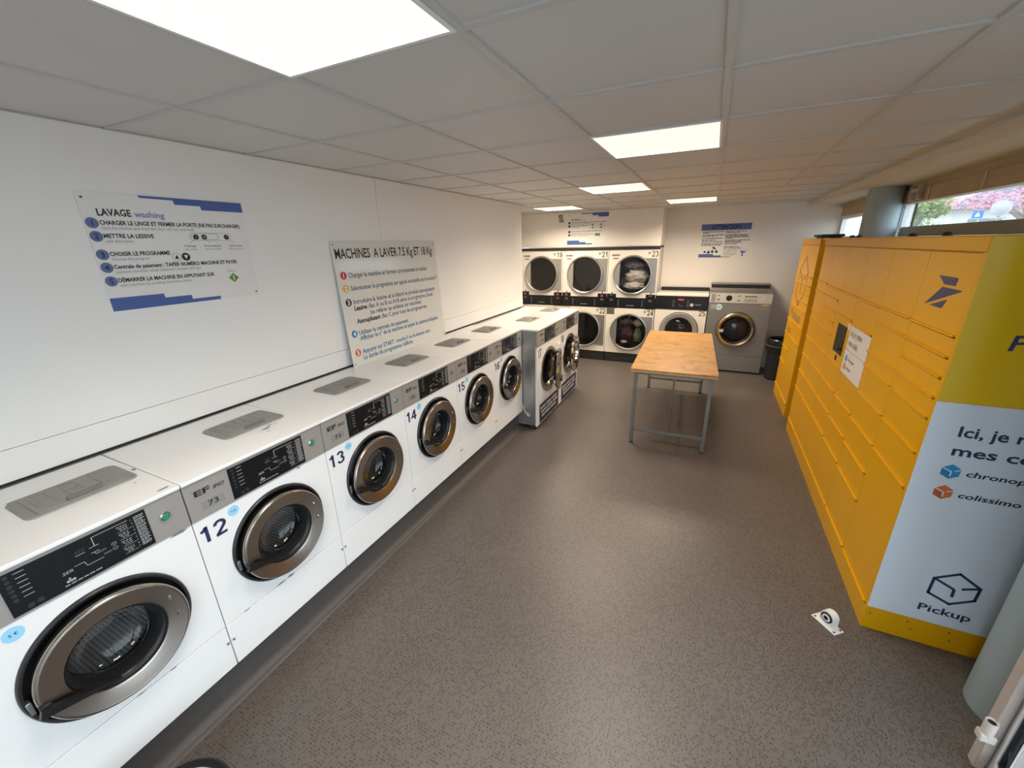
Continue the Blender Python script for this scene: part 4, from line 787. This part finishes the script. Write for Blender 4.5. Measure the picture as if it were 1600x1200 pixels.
# SECHAGE board above the dryers
b3 = thing('dryer_instruction_board', 'white drying instruction board with blue steps above the dryers', 'sign', (-0.54, 6.6855, 1.972))
obj('board', MB().box(0, 0.69, 0, 0.004, 0, 0.488, 0.0008), M['board'], b3); steps(b3, 0.69, 0.488, 0.235, 1.0, True); steps(b3, 0.69, 0.488, 0, 1.0, False)
screws(b3, [(0.02, 0.465), (0.67, 0.02)])
text(b3, 'SÉCHAGE', 0.026, 0.062, 0.378, 0, M['ink'], width=0.145, bold=0.02); text(b3, 'drying', 0.022, 0.222, 0.378, 0, M['lilac_ink'], width=0.085)
for n, z, a, wa, wc in (('1', 0.342, 'CHARGER LE LINGE ET FERMER LA PORTE (NE PAS SURCHARGER)', 0.60, 0.36), ('2', 0.290, 'SÉLECTIONNER LA TEMPÉRATURE', 0.30, 0.14), ('3', 0.203, 'Centrale de paiement : TAPER NUMÉRO MACHINE ET PAYER', 0.53, 0.34), ('4', 0.152, 'DÉMARRER LA MACHINE EN APPUYANT SUR', 0.39, 0.28)):
    dd = obj('number_disc', MB().disc(0.035, z, 0.020, -0.0015, 0, 24), M['navy'], b3)
    text(b3, a, 0.0145, 0.062, z - 0.001, 0, M['ink'], width=wa, bold=0.02); g = MB(); bars(g, 0.066, 0.066 + wc, z - 0.022, 0.007, 0, random.Random(int(n)), 0.006); obj('small_print', g, M['grey_ink'], b3)
obj('green_key', MB().box(0.475, 0.562, -0.0015, 0, 0.130, 0.172), M['green'], b3)
for x in (0.46, 0.60):
    for z in (0.305, 0.262):
        outline(b3, 'key_diagram', stadium(x, z, 0.078, 0.03), 0.003, M['grey_ink']); obj('key_mark', MB().box(x - 0.036, x - 0.018, -0.001, 0, z - 0.012, z + 0.012), M['ink'], b3); obj('key_mark', MB().box(x - 0.07, x - 0.055, -0.001, 0, z - 0.006, z + 0.006), M['ink'], b3)
for x, z in ((-0.70, 2.400), (-0.688, 2.335)):
    s = tag(obj('camera_notice', MB().box(0, 0.075, 0.0, 0.003, 0, 0.052, 0.0008), M['darklabel']), 'small dark notice on the wall left of the drying board, ' + ('upper' if z > 2.36 else 'lower') + ' of two', 'sign', 'two small dark notices'); s.location = (x, 6.687, z)
    obj('notice_mark', MB().box(0.012, 0.035, -0.001, 0, 0.016, 0.036).box(0.042, 0.06, -0.001, 0, 0.016, 0.036), M['plate2'], s)
# ATTENTION poster
b4 = thing('attention_poster', 'white ATTENTION poster with blue header on the back wall', 'sign', (1.528, 7.156, 1.732))
obj('board', MB().box(0, 0.693, 0, 0.003, 0, 0.497, 0.0005), M['board'], b4)
hb = obj('header_band', MB().poly([(0.0, 0.403), (0.693, 0.403), (0.693, 0.497), (0.0, 0.497)], -0.0012, 0), M['blue_band'], b4); text(hb, 'ATTENTION', 0.058, 0.345, 0.421, -0.0012, M['ink'], align='C', width=0.42, bold=0.03, shear=0.15)
obj('blue_band', MB().poly([(0, 0), (0.325, 0), (0.325, 0.028), (0.215, 0.028), (0.212, 0.05), (0, 0.05)], -0.0012, 0), M['blue_band'], b4); obj('grey_band', MB().box(0.325, 0.455, -0.0012, 0, 0.0, 0.012), M['grey_ink'], b4)
rnd = random.Random(11); P = MB()
for z, wd in ((0.385, 0.30), (0.365, 0.09), (0.338, 0.30), (0.318, 0.20), (0.288, 0.28), (0.262, 0.20), (0.236, 0.30), (0.206, 0.30), (0.186, 0.28)): bars(P, 0.025, 0.025 + wd, z - 0.008, 0.011, 0, rnd, 0.007)
for z, wd in ((0.385, 0.28), (0.366, 0.20), (0.335, 0.30), (0.318, 0.32), (0.302, 0.32), (0.284, 0.11), (0.255, 0.34), (0.238, 0.22), (0.222, 0.24), (0.200, 0.17), (0.158, 0.20), (0.138, 0.24)): bars(P, 0.355, 0.355 + wd, z - 0.008, 0.010, 0, rnd, 0.007)
obj('small_print', P, M['ink'], b4, kind='stuff'); P = MB()
for z, wd in ((0.115, 0.18), (0.098, 0.19), (0.082, 0.11), (0.066, 0.20), (0.050, 0.17), (0.034, 0.16)): bars(P, 0.355, 0.355 + wd, z - 0.006, 0.007, 0, rnd, 0.007)
obj('small_print', P, M['grey_ink'], b4, kind='stuff')
obj('sorting_pictogram', MB().disc(0.085, 0.082, 0.017, -0.0012, 0, 16).poly([(0.11, 0.06), (0.165, 0.06), (0.15, 0.105), (0.135, 0.10)], -0.0012, 0).disc(0.195, 0.085, 0.02, -0.0012, 0, 16).disc(0.255, 0.085, 0.02, -0.0012, 0, 16).poly([(0.19, 0.10), (0.20, 0.135), (0.235, 0.115), (0.25, 0.09), (0.235, 0.14), (0.215, 0.155), (0.195, 0.15)], -0.0016, 0).disc(0.198, 0.152, 0.010, -0.0012, 0, 12), M['ink'], b4)
obj('dryer_pictogram', MB().poly([(0.61, 0.012), (0.628, 0.012), (0.632, 0.065), (0.665, 0.072), (0.665, 0.085), (0.585, 0.092), (0.585, 0.075), (0.612, 0.066)], -0.0012, 0), M['blue_band'], b4)
outline(b4, 'dryer_outline', [(0.60, 0.10), (0.67, 0.09), (0.675, 0.105), (0.61, 0.115)], 0.003, M['grey_ink'])
tag(obj('wall_mark', MB().box(2.062, 2.10, 7.150, 7.158, 2.385, 2.425, 0.004).box(2.072, 2.09, 7.144, 7.15, 2.395, 2.412, 0.002), M['plaster']), 'small painted-over bracket high on the back wall above the poster', 'bracket')

# ================================================================== TABLE
TBx, TBy, TBr = 1.4953, 4.5668, 0.035
tb = thing('folding_table', 'plywood-topped work table on grey square steel legs', 'table', (TBx, TBy, 0), TBr)
tw, tl, tz = 0.7792 / 2, 1.9516 / 2, 0.8192
obj('tabletop', MB().box(-tw, tw, -tl, tl, tz - 0.014, tz, 0.0015), M['ply'], tb)
obj('underboard', MB().box(-tw + 0.002, tw - 0.002, -tl + 0.002, tl - 0.002, tz - 0.032, tz - 0.0145, 0.0015), M['ply_edge'], tb)
lx, ly, q = tw - 0.05, tl - 0.065, 0.017
for sx in (-1, 1):
    for sy in (-1, 1):
        l = obj('leg', MB().box(sx * lx - q, sx * lx + q, sy * ly - q, sy * ly + q, 0.012, tz - 0.032, 0.002), M['tube'], tb); obj('foot_cap', MB().box(sx * lx - q - 0.001, sx * lx + q + 0.001, sy * ly - q - 0.001, sy * ly + q + 0.001, 0.0, 0.013, 0.002), M['rubber'], l)
for sy in (-1, 1):
    obj('apron', MB().box(-lx + q, lx - q, sy * ly - 0.015, sy * ly + 0.015, tz - 0.064, tz - 0.034, 0.002), M['tube'], tb)
    obj('crossbar', MB().box(-lx + q, lx - q, sy * ly - 0.014, sy * ly + 0.014, 0.138, 0.166, 0.002), M['tube'], tb)
for sx in (-1, 1): obj('apron', MB().box(sx * lx - 0.015, sx * lx + 0.015, -ly + q, ly - q, tz - 0.064, tz - 0.034, 0.002), M['tube'], tb)
obj('stretcher', MB().box(-0.014, 0.014, -ly + 0.014, ly - 0.014, 0.138, 0.166, 0.002), M['tube'], tb)

# ================================================================== PARCEL LOCKERS
def cube_logo(parent, cx, cz, s, t, m, y=0.0, name='cube_emblem', sz=1.0):
    P = lambda a, b: (cx + s * a, cz + s * b * sz)
    o = outline(parent, name, [P(0, 1), P(0.97, 0.38), P(0.94, -0.42), P(0.03, -1), P(-0.97, -0.58), P(-0.94, 0.42)], t, m, y)
    mb = MB()
    for (a, b) in ((P(-0.94, 0.42), P(0.0, -0.02)), (P(0.0, -0.02), P(0.02, -0.52)), (P(0.28, 0.10), P(0.97, 0.38))):
        l = sqrt((b[0] - a[0]) ** 2 + (b[1] - a[1]) ** 2); nx, nz = -(b[1] - a[1]) / l * t / 2, (b[0] - a[0]) / l * t / 2
        mb.poly([(a[0] - nx, a[1] - nz), (b[0] - nx, b[1] - nz), (b[0] + nx, b[1] + nz), (a[0] + nx, a[1] + nz)], y - 0.0011, y)
    obj(name, mb, m, parent, smooth=False); return o
def solid_cube(parent, cx, cz, s, m1, m2, mw, y=0.0, sz=1.0):
    P = lambda a, b: (cx + s * a, cz + s * b * sz)
    o = obj('box_emblem', MB().poly([P(0, 1), P(0.97, 0.42), P(0.9, -0.5), P(0.03, -1), P(-0.97, -0.5), P(-0.94, 0.42)], y - 0.0008, y), m1, parent)
    obj('emblem_face', MB().poly([P(-0.94, 0.42), P(0.05, -0.02), P(0.03, -1), P(-0.97, -0.5)], y - 0.0012, y - 0.0008), m2, o)
    mb = MB(); t = s * 0.14
    for (a, b) in ((P(-0.94, 0.45), P(0.05, 0.0)), (P(0.05, 0.03), P(0.03, -0.62)), (P(0.32, 0.12), P(0.97, 0.36))):
        l = sqrt((b[0] - a[0]) ** 2 + (b[1] - a[1]) ** 2); nx, nz = -(b[1] - a[1]) / l * t / 2, (b[0] - a[0]) / l * t / 2
        mb.poly([(a[0] - nx, a[1] - nz), (b[0] - nx, b[1] - nz), (b[0] + nx, b[1] + nz), (a[0] + nx, a[1] + nz)], y - 0.0016, y - 0.0012)
    obj('emblem_tape', mb, mw, o, smooth=False); return o
_door = {}
def locker_doors(t, cols, skip=()):
    for ci, (x0, x1, seams) in enumerate(cols):
        for z1, z0 in zip(seams, seams[1:]):
            if (ci, round(z0, 3)) in skip: continue
            key = (round(x1 - x0, 4), round(z1 - z0, 4))
            if key not in _door:
                wd, ht = key
                _door[key] = MB().box(0.0015, wd - 0.0015, 0.0, 0.018, 0.009, ht - 0.001, 0.0012).box(0.006, wd - 0.004, -0.012, 0.004, 0.005, 0.014, 0.001).mesh('door', M['yellow'])
            o = obj('door', _door[key], parent=t); o.location = (x0, 0, z0)
LY1, LY0, LXF = 4.607, 1.933, 2.6963
L1 = thing('parcel_locker', 'long yellow parcel locker bank with touchscreen and many compartment doors', 'locker', (LXF, LY1, 0), -pi / 2, 'yellow parcel lockers')
LW = LY1 - LY0; DP = 0.475; HL = 1.984
by = [4.59, 4.205, 3.757, 3.300, 2.864, 2.404, 1.957]; bx = [LY1 - y for y in by]
S1 = [1.917, 1.59, 1.50, 1.318, 1.228, 1.048, 0.868, 0.69, 0.511, 0.14]; S2 = [1.917, 1.58, 1.497, 1.404, 1.318, 1.225, 1.046, 0.868, 0.69, 0.505, 0.14]
S3 = [1.917, 1.575, 1.408, 1.050, 0.867, 0.688, 0.506, 0.14]; S4 = [1.917, 1.574, 1.393, 1.220, 1.046, 0.858, 0.681, 0.493, 0.14]
S5 = [1.917, 1.577, 1.485, 1.300, 1.208, 1.032, 0.846, 0.665, 0.479, 0.138]; S6 = [1.916, 1.574, 1.484, 1.393, 1.300, 1.203, 1.026, 0.841, 0.13]
locker_doors(L1, [(bx[i], bx[i + 1], s) for i, s in enumerate((S1, S2, S3, S4, S5, S6))], {(2, 1.05), (3, 1.22), (3, 1.046)})
obj('cabinet', MB().box(0.0, LW, 0.012, DP, 0.0, HL - 0.012).box(0.0, bx[0], 0.0, 0.012, 0.13, 1.92).box(bx[6], LW, 0.0, 0.012, 0.13, 1.92), M['yellow'], L1)
obj('top_rail', MB().box(0.0, LW, -0.004, 0.02, 1.922, HL - 0.004, 0.002).box(-0.002, LW + 0.002, -0.006, DP, HL - 0.004, HL, 0.0015), M['yellow'], L1)
obj('base_panel', MB().box(0.0, LW / 2, -0.002, 0.014, 0.0, 0.126, 0.0015), M['yellow'], L1); obj('base_panel', MB().box(LW / 2 + 0.001, LW, -0.003, 0.014, 0.0, 0.126, 0.0015), M['yellow'], L1)
# screen column
sx0, sx1 = bx[2], bx[3]
sp = obj('screen_panel', MB().box(sx0 + 0.002, sx1 - 0.002, 0.0, 0.016, 1.053, 1.405, 0.0015).box(sx0 + 0.006, sx1 - 0.004, -0.007, 0.004, 1.051, 1.0565, 0.001), M['yellow'], L1)
yx = lambda y: LY1 - y
obj('screen', MB().box(yx(3.60), yx(3.372), -0.004, 0.004, 1.142, 1.358, 0.001), M['fascia'], sp); obj('scanner', MB().box(yx(3.405), yx(3.365), -0.03, -0.002, 1.185, 1.205, 0.003), M['black'], sp)
obj('screen_hood', MB().box(yx(3.635), yx(3.602), -0.004, 0.0, 1.135, 1.365, 0.001), M['yellow'], sp)
obj('card_sign', MB().box(yx(3.50), yx(3.46), -0.002, 0, 1.085, 1.125), M['black'], sp); obj('info_sticker', MB().box(yx(3.36), yx(3.312), -0.002, 0, 1.352, 1.392), M['signwhite'], sp)
text(L1, 'QR  RP', 0.018, yx(3.56), 1.47, 0.0, M['greyprint'], width=0.09) if False else None
def label_panel(z0, z1):
    return obj('sign_panel', MB().box(bx[3] + 0.002, bx[4] - 0.003, -0.001, 0.016, z0 + 0.004, z1 - 0.003, 0.0015), M['signwhite'], L1)
p1 = label_panel(1.22, 1.393); p2 = label_panel(1.046, 1.22); X3 = bx[3]
text(p1, 'Ici, je retire', 0.042, X3 + 0.040, 1.325, -0.0012, M['greyprint'], width=0.255); text(p1, 'mes colis', 0.042, X3 + 0.040, 1.255, -0.0012, M['greyprint'], width=0.20)
solid_cube(p2, X3 + 0.068, 1.165, 0.026, M['chrono'], M['chrono2'], M['signwhite'], -0.001); solid_cube(p2, X3 + 0.068, 1.105, 0.026, M['colis'], M['colis2'], M['signwhite'], -0.001)
text(p2, 'chronopost', 0.021, X3 + 0.108, 1.156, -0.0012, M['greyprint'], width=0.150); text(p2, 'colissimo', 0.021, X3 + 0.108, 1.096, -0.0012, M['greyprint'], width=0.115)
# bird emblem on the nearest upper door
for pts in ([(2.252, 1.813), (2.085, 1.813), (2.078, 1.806), (2.086, 1.778), (2.183, 1.778)], [(2.190, 1.766), (2.020, 1.765), (2.024, 1.760), (2.318, 1.674)], [(2.265, 1.676), (2.118, 1.717), (2.142, 1.678), (2.150, 1.675)]):
    obj('bird_emblem', MB().poly([(yx(a), b) for a, b in pts], -0.0012, 0.0), M['indigo'], L1)
obj('door_damage', MB().disc(yx(3.30) - 0.07, 0.868, 0.014, -0.002, 0, 10), M['signwhite'], L1)
# printed side towards the entrance
def side_part(name, x1, z0, z1, m, y=0.0):
    o = obj(name, MB().box(0.0, x1, -0.003, 0.002, z0, z1, 0.0008), m, L1); o.location = (LW, 0, 0); o.rotation_euler = (0, 0, pi / 2); return o
ys = side_part('side_film', DP, 1.305, HL - 0.004, M['yellow_side']); ws = side_part('side_poster', DP, 0.14, 1.303, M['white_film']); bs = side_part('side_base', DP, 0.0, 0.138, M['yellow'])
text(ys, 'Pickup', 0.062, 0.153, 1.543, -0.003, M['indigo'], width=0.30, bold=0.015, shear=0.10)
text(ws, 'Ici, je retire', 0.048, 0.102, 1.152, -0.003, M['navy'], width=0.355, bold=0.022); text(ws, 'mes colis', 0.046, 0.102, 1.062, -0.003, M['navy'], width=0.335, bold=0.022)
solid_cube(ws, 0.122, 0.981, 0.034, M['chrono'], M['chrono2'], M['white_film'], -0.003, 1.08); solid_cube(ws, 0.122, 0.874, 0.034, M['colis'], M['colis2'], M['white_film'], -0.003, 1.08)
text(ws, 'chronopost', 0.027, 0.174, 0.968, -0.003, M['ink'], width=0.262, bold=0.018, shear=0.12); text(ws, 'colissimo', 0.027, 0.174, 0.858, -0.003, M['ink'], width=0.203, bold=0.018, shear=0.12)
cube_logo(ws, 0.284, 0.370, 0.086, 0.0115, M['navy'], -0.003, sz=1.06); text(ws, 'Pickup', 0.040, 0.185, 0.205, -0.003, M['navy'], width=0.195, bold=0.02)
for x, z in ((0.02, 0.10), (0.17, 0.11), (0.19, 0.07), (0.33, 0.11), (0.34, 0.06)): obj('screw', MB().lathe([(0, -0.005), (0.004, -0.0045), (0.005, -0.003)], (x, 0, z), 'y', 10), M['darklabel'], bs)
for y in (4.75 - 0.3, 4.05, 3.88, 2.86, 2.46): obj('lifting_cap', MB().lathe([(0.02, HL), (0.02, HL + 0.012), (0.012, HL + 0.018), (0, HL + 0.018)], (LY1 - y, 0.06, 0), 'z', 16), M['black'], L1)
# second locker
L2y0, L2y1, L2x = 4.971, 5.937, 2.7189
LK2 = thing('tower_locker', 'narrower yellow parcel locker with cube emblem, beyond the long one', 'locker', (L2x, L2y1, 0), -pi / 2, 'yellow parcel lockers')
W2 = L2y1 - L2y0; DP2 = 0.29
cA, cB, cC = 0.012, L2y1 - 5.515, W2 - 0.03
locker_doors(LK2, [(cA, cB, [1.914, 1.568, 1.475, 1.285, 1.20, 1.014, 0.84, 0.66, 0.48, 0.14]), (cB, cC, [1.914, 1.574, 1.483, 1.390, 1.30, 1.202, 1.024, 0.84, 0.14])])
obj('cabinet', MB().box(0.0, W2, 0.012, DP2, 0.0, HL - 0.012).box(cC, W2, 0.0, 0.012, 0.13, 1.92).box(0, cA, 0.0, 0.012, 0.13, 1.92), M['yellow'], LK2)
obj('top_rail', MB().box(0.0, W2, -0.004, 0.02, 1.918, HL - 0.004, 0.002).box(-0.002, W2 + 0.002, -0.006, DP2, HL - 0.004, HL, 0.0015), M['yellow'], LK2); obj('base_panel', MB().box(0, W2, -0.002, 0.014, 0.0, 0.126, 0.0015), M['yellow'], LK2)
cube_logo(LK2, L2y1 - 5.50, 1.51, 0.255, 0.022, M['greyprint'], 0.0, sz=1.08); text(LK2, 'Pickup', 0.105, L2y1 - 5.80, 1.065, 0.0, M['greyprint'], width=0.60, bold=0.004)
g = MB(); [bars(g, L2y1 - 5.80, L2y1 - 5.60, 0.92 - 0.03 * i, 0.012, 0, random.Random(i), 0.01) for i in range(3)]; obj('small_print', g, M['greyprint'], LK2)
obj('lifting_cap', MB().lathe([(0.025, HL), (0.025, HL + 0.012), (0, HL + 0.014)], (W2 - 0.16, 0.06, 0), 'z', 16), M['black'], LK2)
# flat black router-like box lying on top of the far locker
rb = thing('network_box', 'flat black box lying on top of the yellow lockers by the far column', 'box', (2.86, 5.40, HL))
obj('case', MB().box(-0.10, 0.10, -0.20, 0.20, 0.012, 0.038, 0.004), M['black'], rb); obj('foot', MB().box(-0.08, 0.08, -0.16, 0.16, 0.0, 0.013, 0.002), M['rubber'], rb)

# ================================================================== SMALL THINGS ON THE FLOOR
# bin in the back corner
bn = thing('waste_bin', 'black round waste bin lined with a black bag, in the back corner', 'bin', (2.80, 6.56, 0))
obj('tub', MB().lathe([(0.0, 0.0), (0.135, 0.0), (0.145, 0.02), (0.175, 0.53), (0.182, 0.535), (0.182, 0.56), (0.172, 0.56), (0.165, 0.53), (0.13, 0.03), (0, 0.03)], (0, 0, 0), 'z', 40), M['bin'], bn)
bag = MB(); n = 64
prof = [(0.170, 0.40, 0.012), (0.188, 0.46, 0.014), (0.190, 0.54, 0.008), (0.186, 0.60, 0.005), (0.176, 0.615, 0.004), (0.160, 0.60, 0.006), (0.150, 0.45, 0.01), (0.10, 0.25, 0.02)]
for (r, z, a) in prof:
    for i in range(n):
        th = 2 * pi * i / n; rr_ = r + a * noise.noise(Vector((cos(th) * 4, sin(th) * 4, z * 14))); bag.v.append((rr_ * cos(th), rr_ * sin(th), z + 0.6 * a * noise.noise(Vector((cos(th) * 3, sin(th) * 3, 5)))))
for j in range(len(prof) - 1):
    for i in range(n): bag.f.append((j * n + i, j * n + (i + 1) % n, (j + 1) * n + (i + 1) % n, (j + 1) * n + i))
obj('bag', bag, M['bag'], bn); obj('bag_cord', MB().tube([(0.193 * cos(2 * pi * i / 40), 0.193 * sin(2 * pi * i / 40), 0.515) for i in range(41)], 0.003, 6, False), M['plate'], bn)
# white door buffer on the floor
ds = thing('door_stop', 'white metal door stop with a round rubber buffer on the floor', 'door stop', (2.535, 1.868, 0), radians(-50))
obj('base_plate', MB().box(-0.066, 0.066, -0.030, 0.036, 0.0, 0.006, 0.002), M['white_plastic'], ds)
pr = [(-0.036, 0.005), (0.036, 0.005), (0.036, 0.050)] + [(0.036 * cos(a), 0.050 + 0.036 * sin(a)) for a in [pi * i / 12 for i in range(1, 12)]] + [(-0.036, 0.050)]
obj('stand', MB().poly(pr, -0.012, 0.028), M['white_plastic'], ds)
obj('rubber_ring', MB().lathe([(0.029, -0.012), (0.028, -0.019), (0.022, -0.019), (0.021, -0.012)], (0, 0, 0.050), 'y', 28), M['rubber'], ds)
obj('buffer', MB().lathe([(0.021, -0.012), (0.020, -0.021), (0.012, -0.021)], (0, 0, 0.050), 'y', 28), M['white_plastic'], ds); obj('buffer_hole', MB().lathe([(0.012, -0.021), (0.011, -0.014), (0, -0.014)], (0, 0, 0.050), 'y', 24), M['rubber'], ds)
for x, y in ((-0.053, -0.018), (0.053, -0.018), (0.053, 0.026), (-0.053, 0.026)): obj('screw', MB().lathe([(0.0, 0.0068), (0.005, 0.0066), (0.006, 0.006)], (x, y, 0), 'z', 12), M['matte'], ds)
# rim of a bin at the lower edge of the picture
pb = thing('pedal_bin', 'black-rimmed bin with pale inner ring, cut off at the lower edge below the nearest washer', 'bin', (0.405, -0.135, 0))
obj('shell', MB().lathe([(0.0, 0.0), (0.13, 0.0), (0.15, 0.28), (0.165, 0.290), (0.168, 0.302), (0.160, 0.309), (0.142, 0.306), (0.138, 0.29)], (0, 0, 0), 'z', 56), M['black'], pb)
obj('inner_ring', MB().lathe([(0.141, 0.300), (0.136, 0.304), (0.131, 0.300), (0.131, 0.28)], (0, 0, 0), 'z', 56), M['white_plastic'], pb)
obj('liner', MB().lathe([(0.131, 0.295), (0.12, 0.05), (0.0, 0.05)], (0, 0, 0), 'z', 40), M['blue_liner'], pb)

# ================================================================== STREET SEEN THROUGH THE HIGH WINDOW
def tree(name, label, base, branches, blossom, m, seed, cat='tree', n=900, size=0.09):
    t = thing(name, label, cat, base); rnd = random.Random(seed); tr = MB()
    for pts, r in branches: tr.tube(pts, r, 8)
    obj('trunk', tr, M['bark'], t); c = MB()
    for _ in range(n):
        (cx, cy, cz), (rx, ry, rz) = rnd.choice(blossom)
        while True:
            d = Vector((rnd.uniform(-1, 1), rnd.uniform(-1, 1), rnd.uniform(-1, 1)))
            if d.length < 1: break
        p = Vector((cx + d.x * rx, cy + d.y * ry, cz + d.z * rz)); u = Vector((rnd.gauss(0, 1), rnd.gauss(0, 1), rnd.gauss(0, 1))).normalized(); v = u.orthogonal().normalized(); s = size * rnd.uniform(0.6, 1.3); b = len(c.v)
        c.v += [(p - u * s)[:], (p + v * s * 0.6)[:], (p + u * s)[:], (p - v * s * 0.6)[:]]; c.f.append((b, b + 1, b + 2, b + 3))
    obj('foliage', c, m, t, kind='stuff', smooth=False); return t
def street():
    tree('magnolia_tree', 'pink flowering tree seen through the high window', (8.2, 13.2, -0.12), [([(0, 0, 0), (0.05, 0.2, 1.4), (0.0, 0.5, 2.3)], [0.14, 0.12, 0.10]), ([(0.0, 0.5, 2.3), (-0.1, 1.4, 2.75), (-0.2, 3.2, 3.05)], [0.07, 0.05, 0.02]), ([(0.0, 0.5, 2.3), (0.2, 0.2, 3.2), (0.3, -0.6, 4.0)], [0.07, 0.05, 0.02]), ([(0.0, 0.5, 2.3), (0.0, 1.3, 3.2), (0.2, 1.6, 4.2)], [0.06, 0.04, 0.02])],
         [((-0.1, 2.5, 2.95), (0.7, 1.1, 0.22)), ((0.0, 1.2, 2.85), (0.8, 1.2, 0.28)), ((0.1, -0.2, 2.95), (0.8, 1.2, 0.40)), ((0.1, 0.6, 3.6), (0.8, 1.4, 0.55))], M['petal'], 3, n=1600, size=0.034)
    tree('street_tree', 'olive green tree beyond the window next to the column', (8.4, 21.3, -0.12), [([(0, 0, 0), (0.0, -0.4, 1.5), (-0.1, -0.9, 2.4), (0.1, -1.6, 3.2)], [0.14, 0.11, 0.08, 0.03]), ([(0.0, -0.4, 1.5), (0.2, 0.3, 2.8)], [0.08, 0.03])], [((0, 0.3, 2.35), (0.8, 0.9, 0.9)), ((0.0, -1.3, 3.05), (0.7, 1.1, 0.4))], M['leaf'], 5, n=3000, size=0.06)
    h = thing('street_house', 'pale rendered house with slate roof across the street', 'building', (10.6, 24.2, -0.12))
    obj('wall', MB().box(0, 7, 0, 6.0, 0, 3.2), M['house'], h)
    rf = MB(); rf.v += [(-0.5, -0.5, 3.1), (7.4, -0.5, 3.1), (7.4, 6.4, 3.1), (-0.5, 6.4, 3.1), (3.4, -0.5, 5.2), (3.4, 6.4, 5.2)]
    rf.f += [(0, 1, 4), (2, 3, 5), (0, 4, 5, 3), (1, 2, 5, 4), (3, 2, 1, 0)]; obj('roof', rf, M['roof'], h); obj('gutter', MB().box(-0.58, -0.45, -0.5, 6.4, 2.98, 3.12), M['frame'], h)
    f = obj('window', MB().box(-0.06, 0.02, 0.5, 1.5, 1.4, 2.75), M['frame'], h); obj('pane', MB().box(-0.07, -0.055, 0.58, 1.42, 1.48, 2.67), M['winglass'], f)
    d_ = obj('doorway', MB().box(0.6, 1.6, -0.03, 0.02, 0.0, 2.7), M['winglass'], h)
    s = thing('road_sign', 'small blue square road sign on a thin pole outside', 'road sign', (6.43, 11.54, -0.12))
    obj('pole', MB().tube([(0.03, 0.02, 0), (0.03, 0.02, 2.45)], 0.012, 10), M['metal'], s); pl = obj('plate', MB().box(-0.075, 0.075, -0.012, 0.0, 2.41, 2.55, 0.003), M['sign_blue'], s); obj('white_symbol', MB().add([(-0.04, -0.014, 2.44), (0.04, -0.014, 2.44), (0.0, -0.014, 2.52)], [(0, 1, 2)]), M['frame'], pl); s.rotation_euler = (0, 0, radians(-20))
    k = thing('traffic_mirror', 'round grey traffic mirror on a pole outside', 'mirror', (6.43, 10.80, -0.12), radians(-20))
    obj('pole', MB().tube([(0, 0.07, 0), (0, 0.07, 2.60)], 0.025, 12), M['metal'], k)
    obj('disc', MB().lathe([(0.0, -0.02), (0.08, -0.015), (0.12, 0.0), (0.135, 0.0), (0.135, 0.02), (0.0, 0.03)], (0, 0, 2.55), 'y', 40), M['metal'], k); obj('clamp', MB().box(-0.10, 0.10, 0.0, 0.06, 2.37, 2.395, 0.003), M['metal'], k)
street()
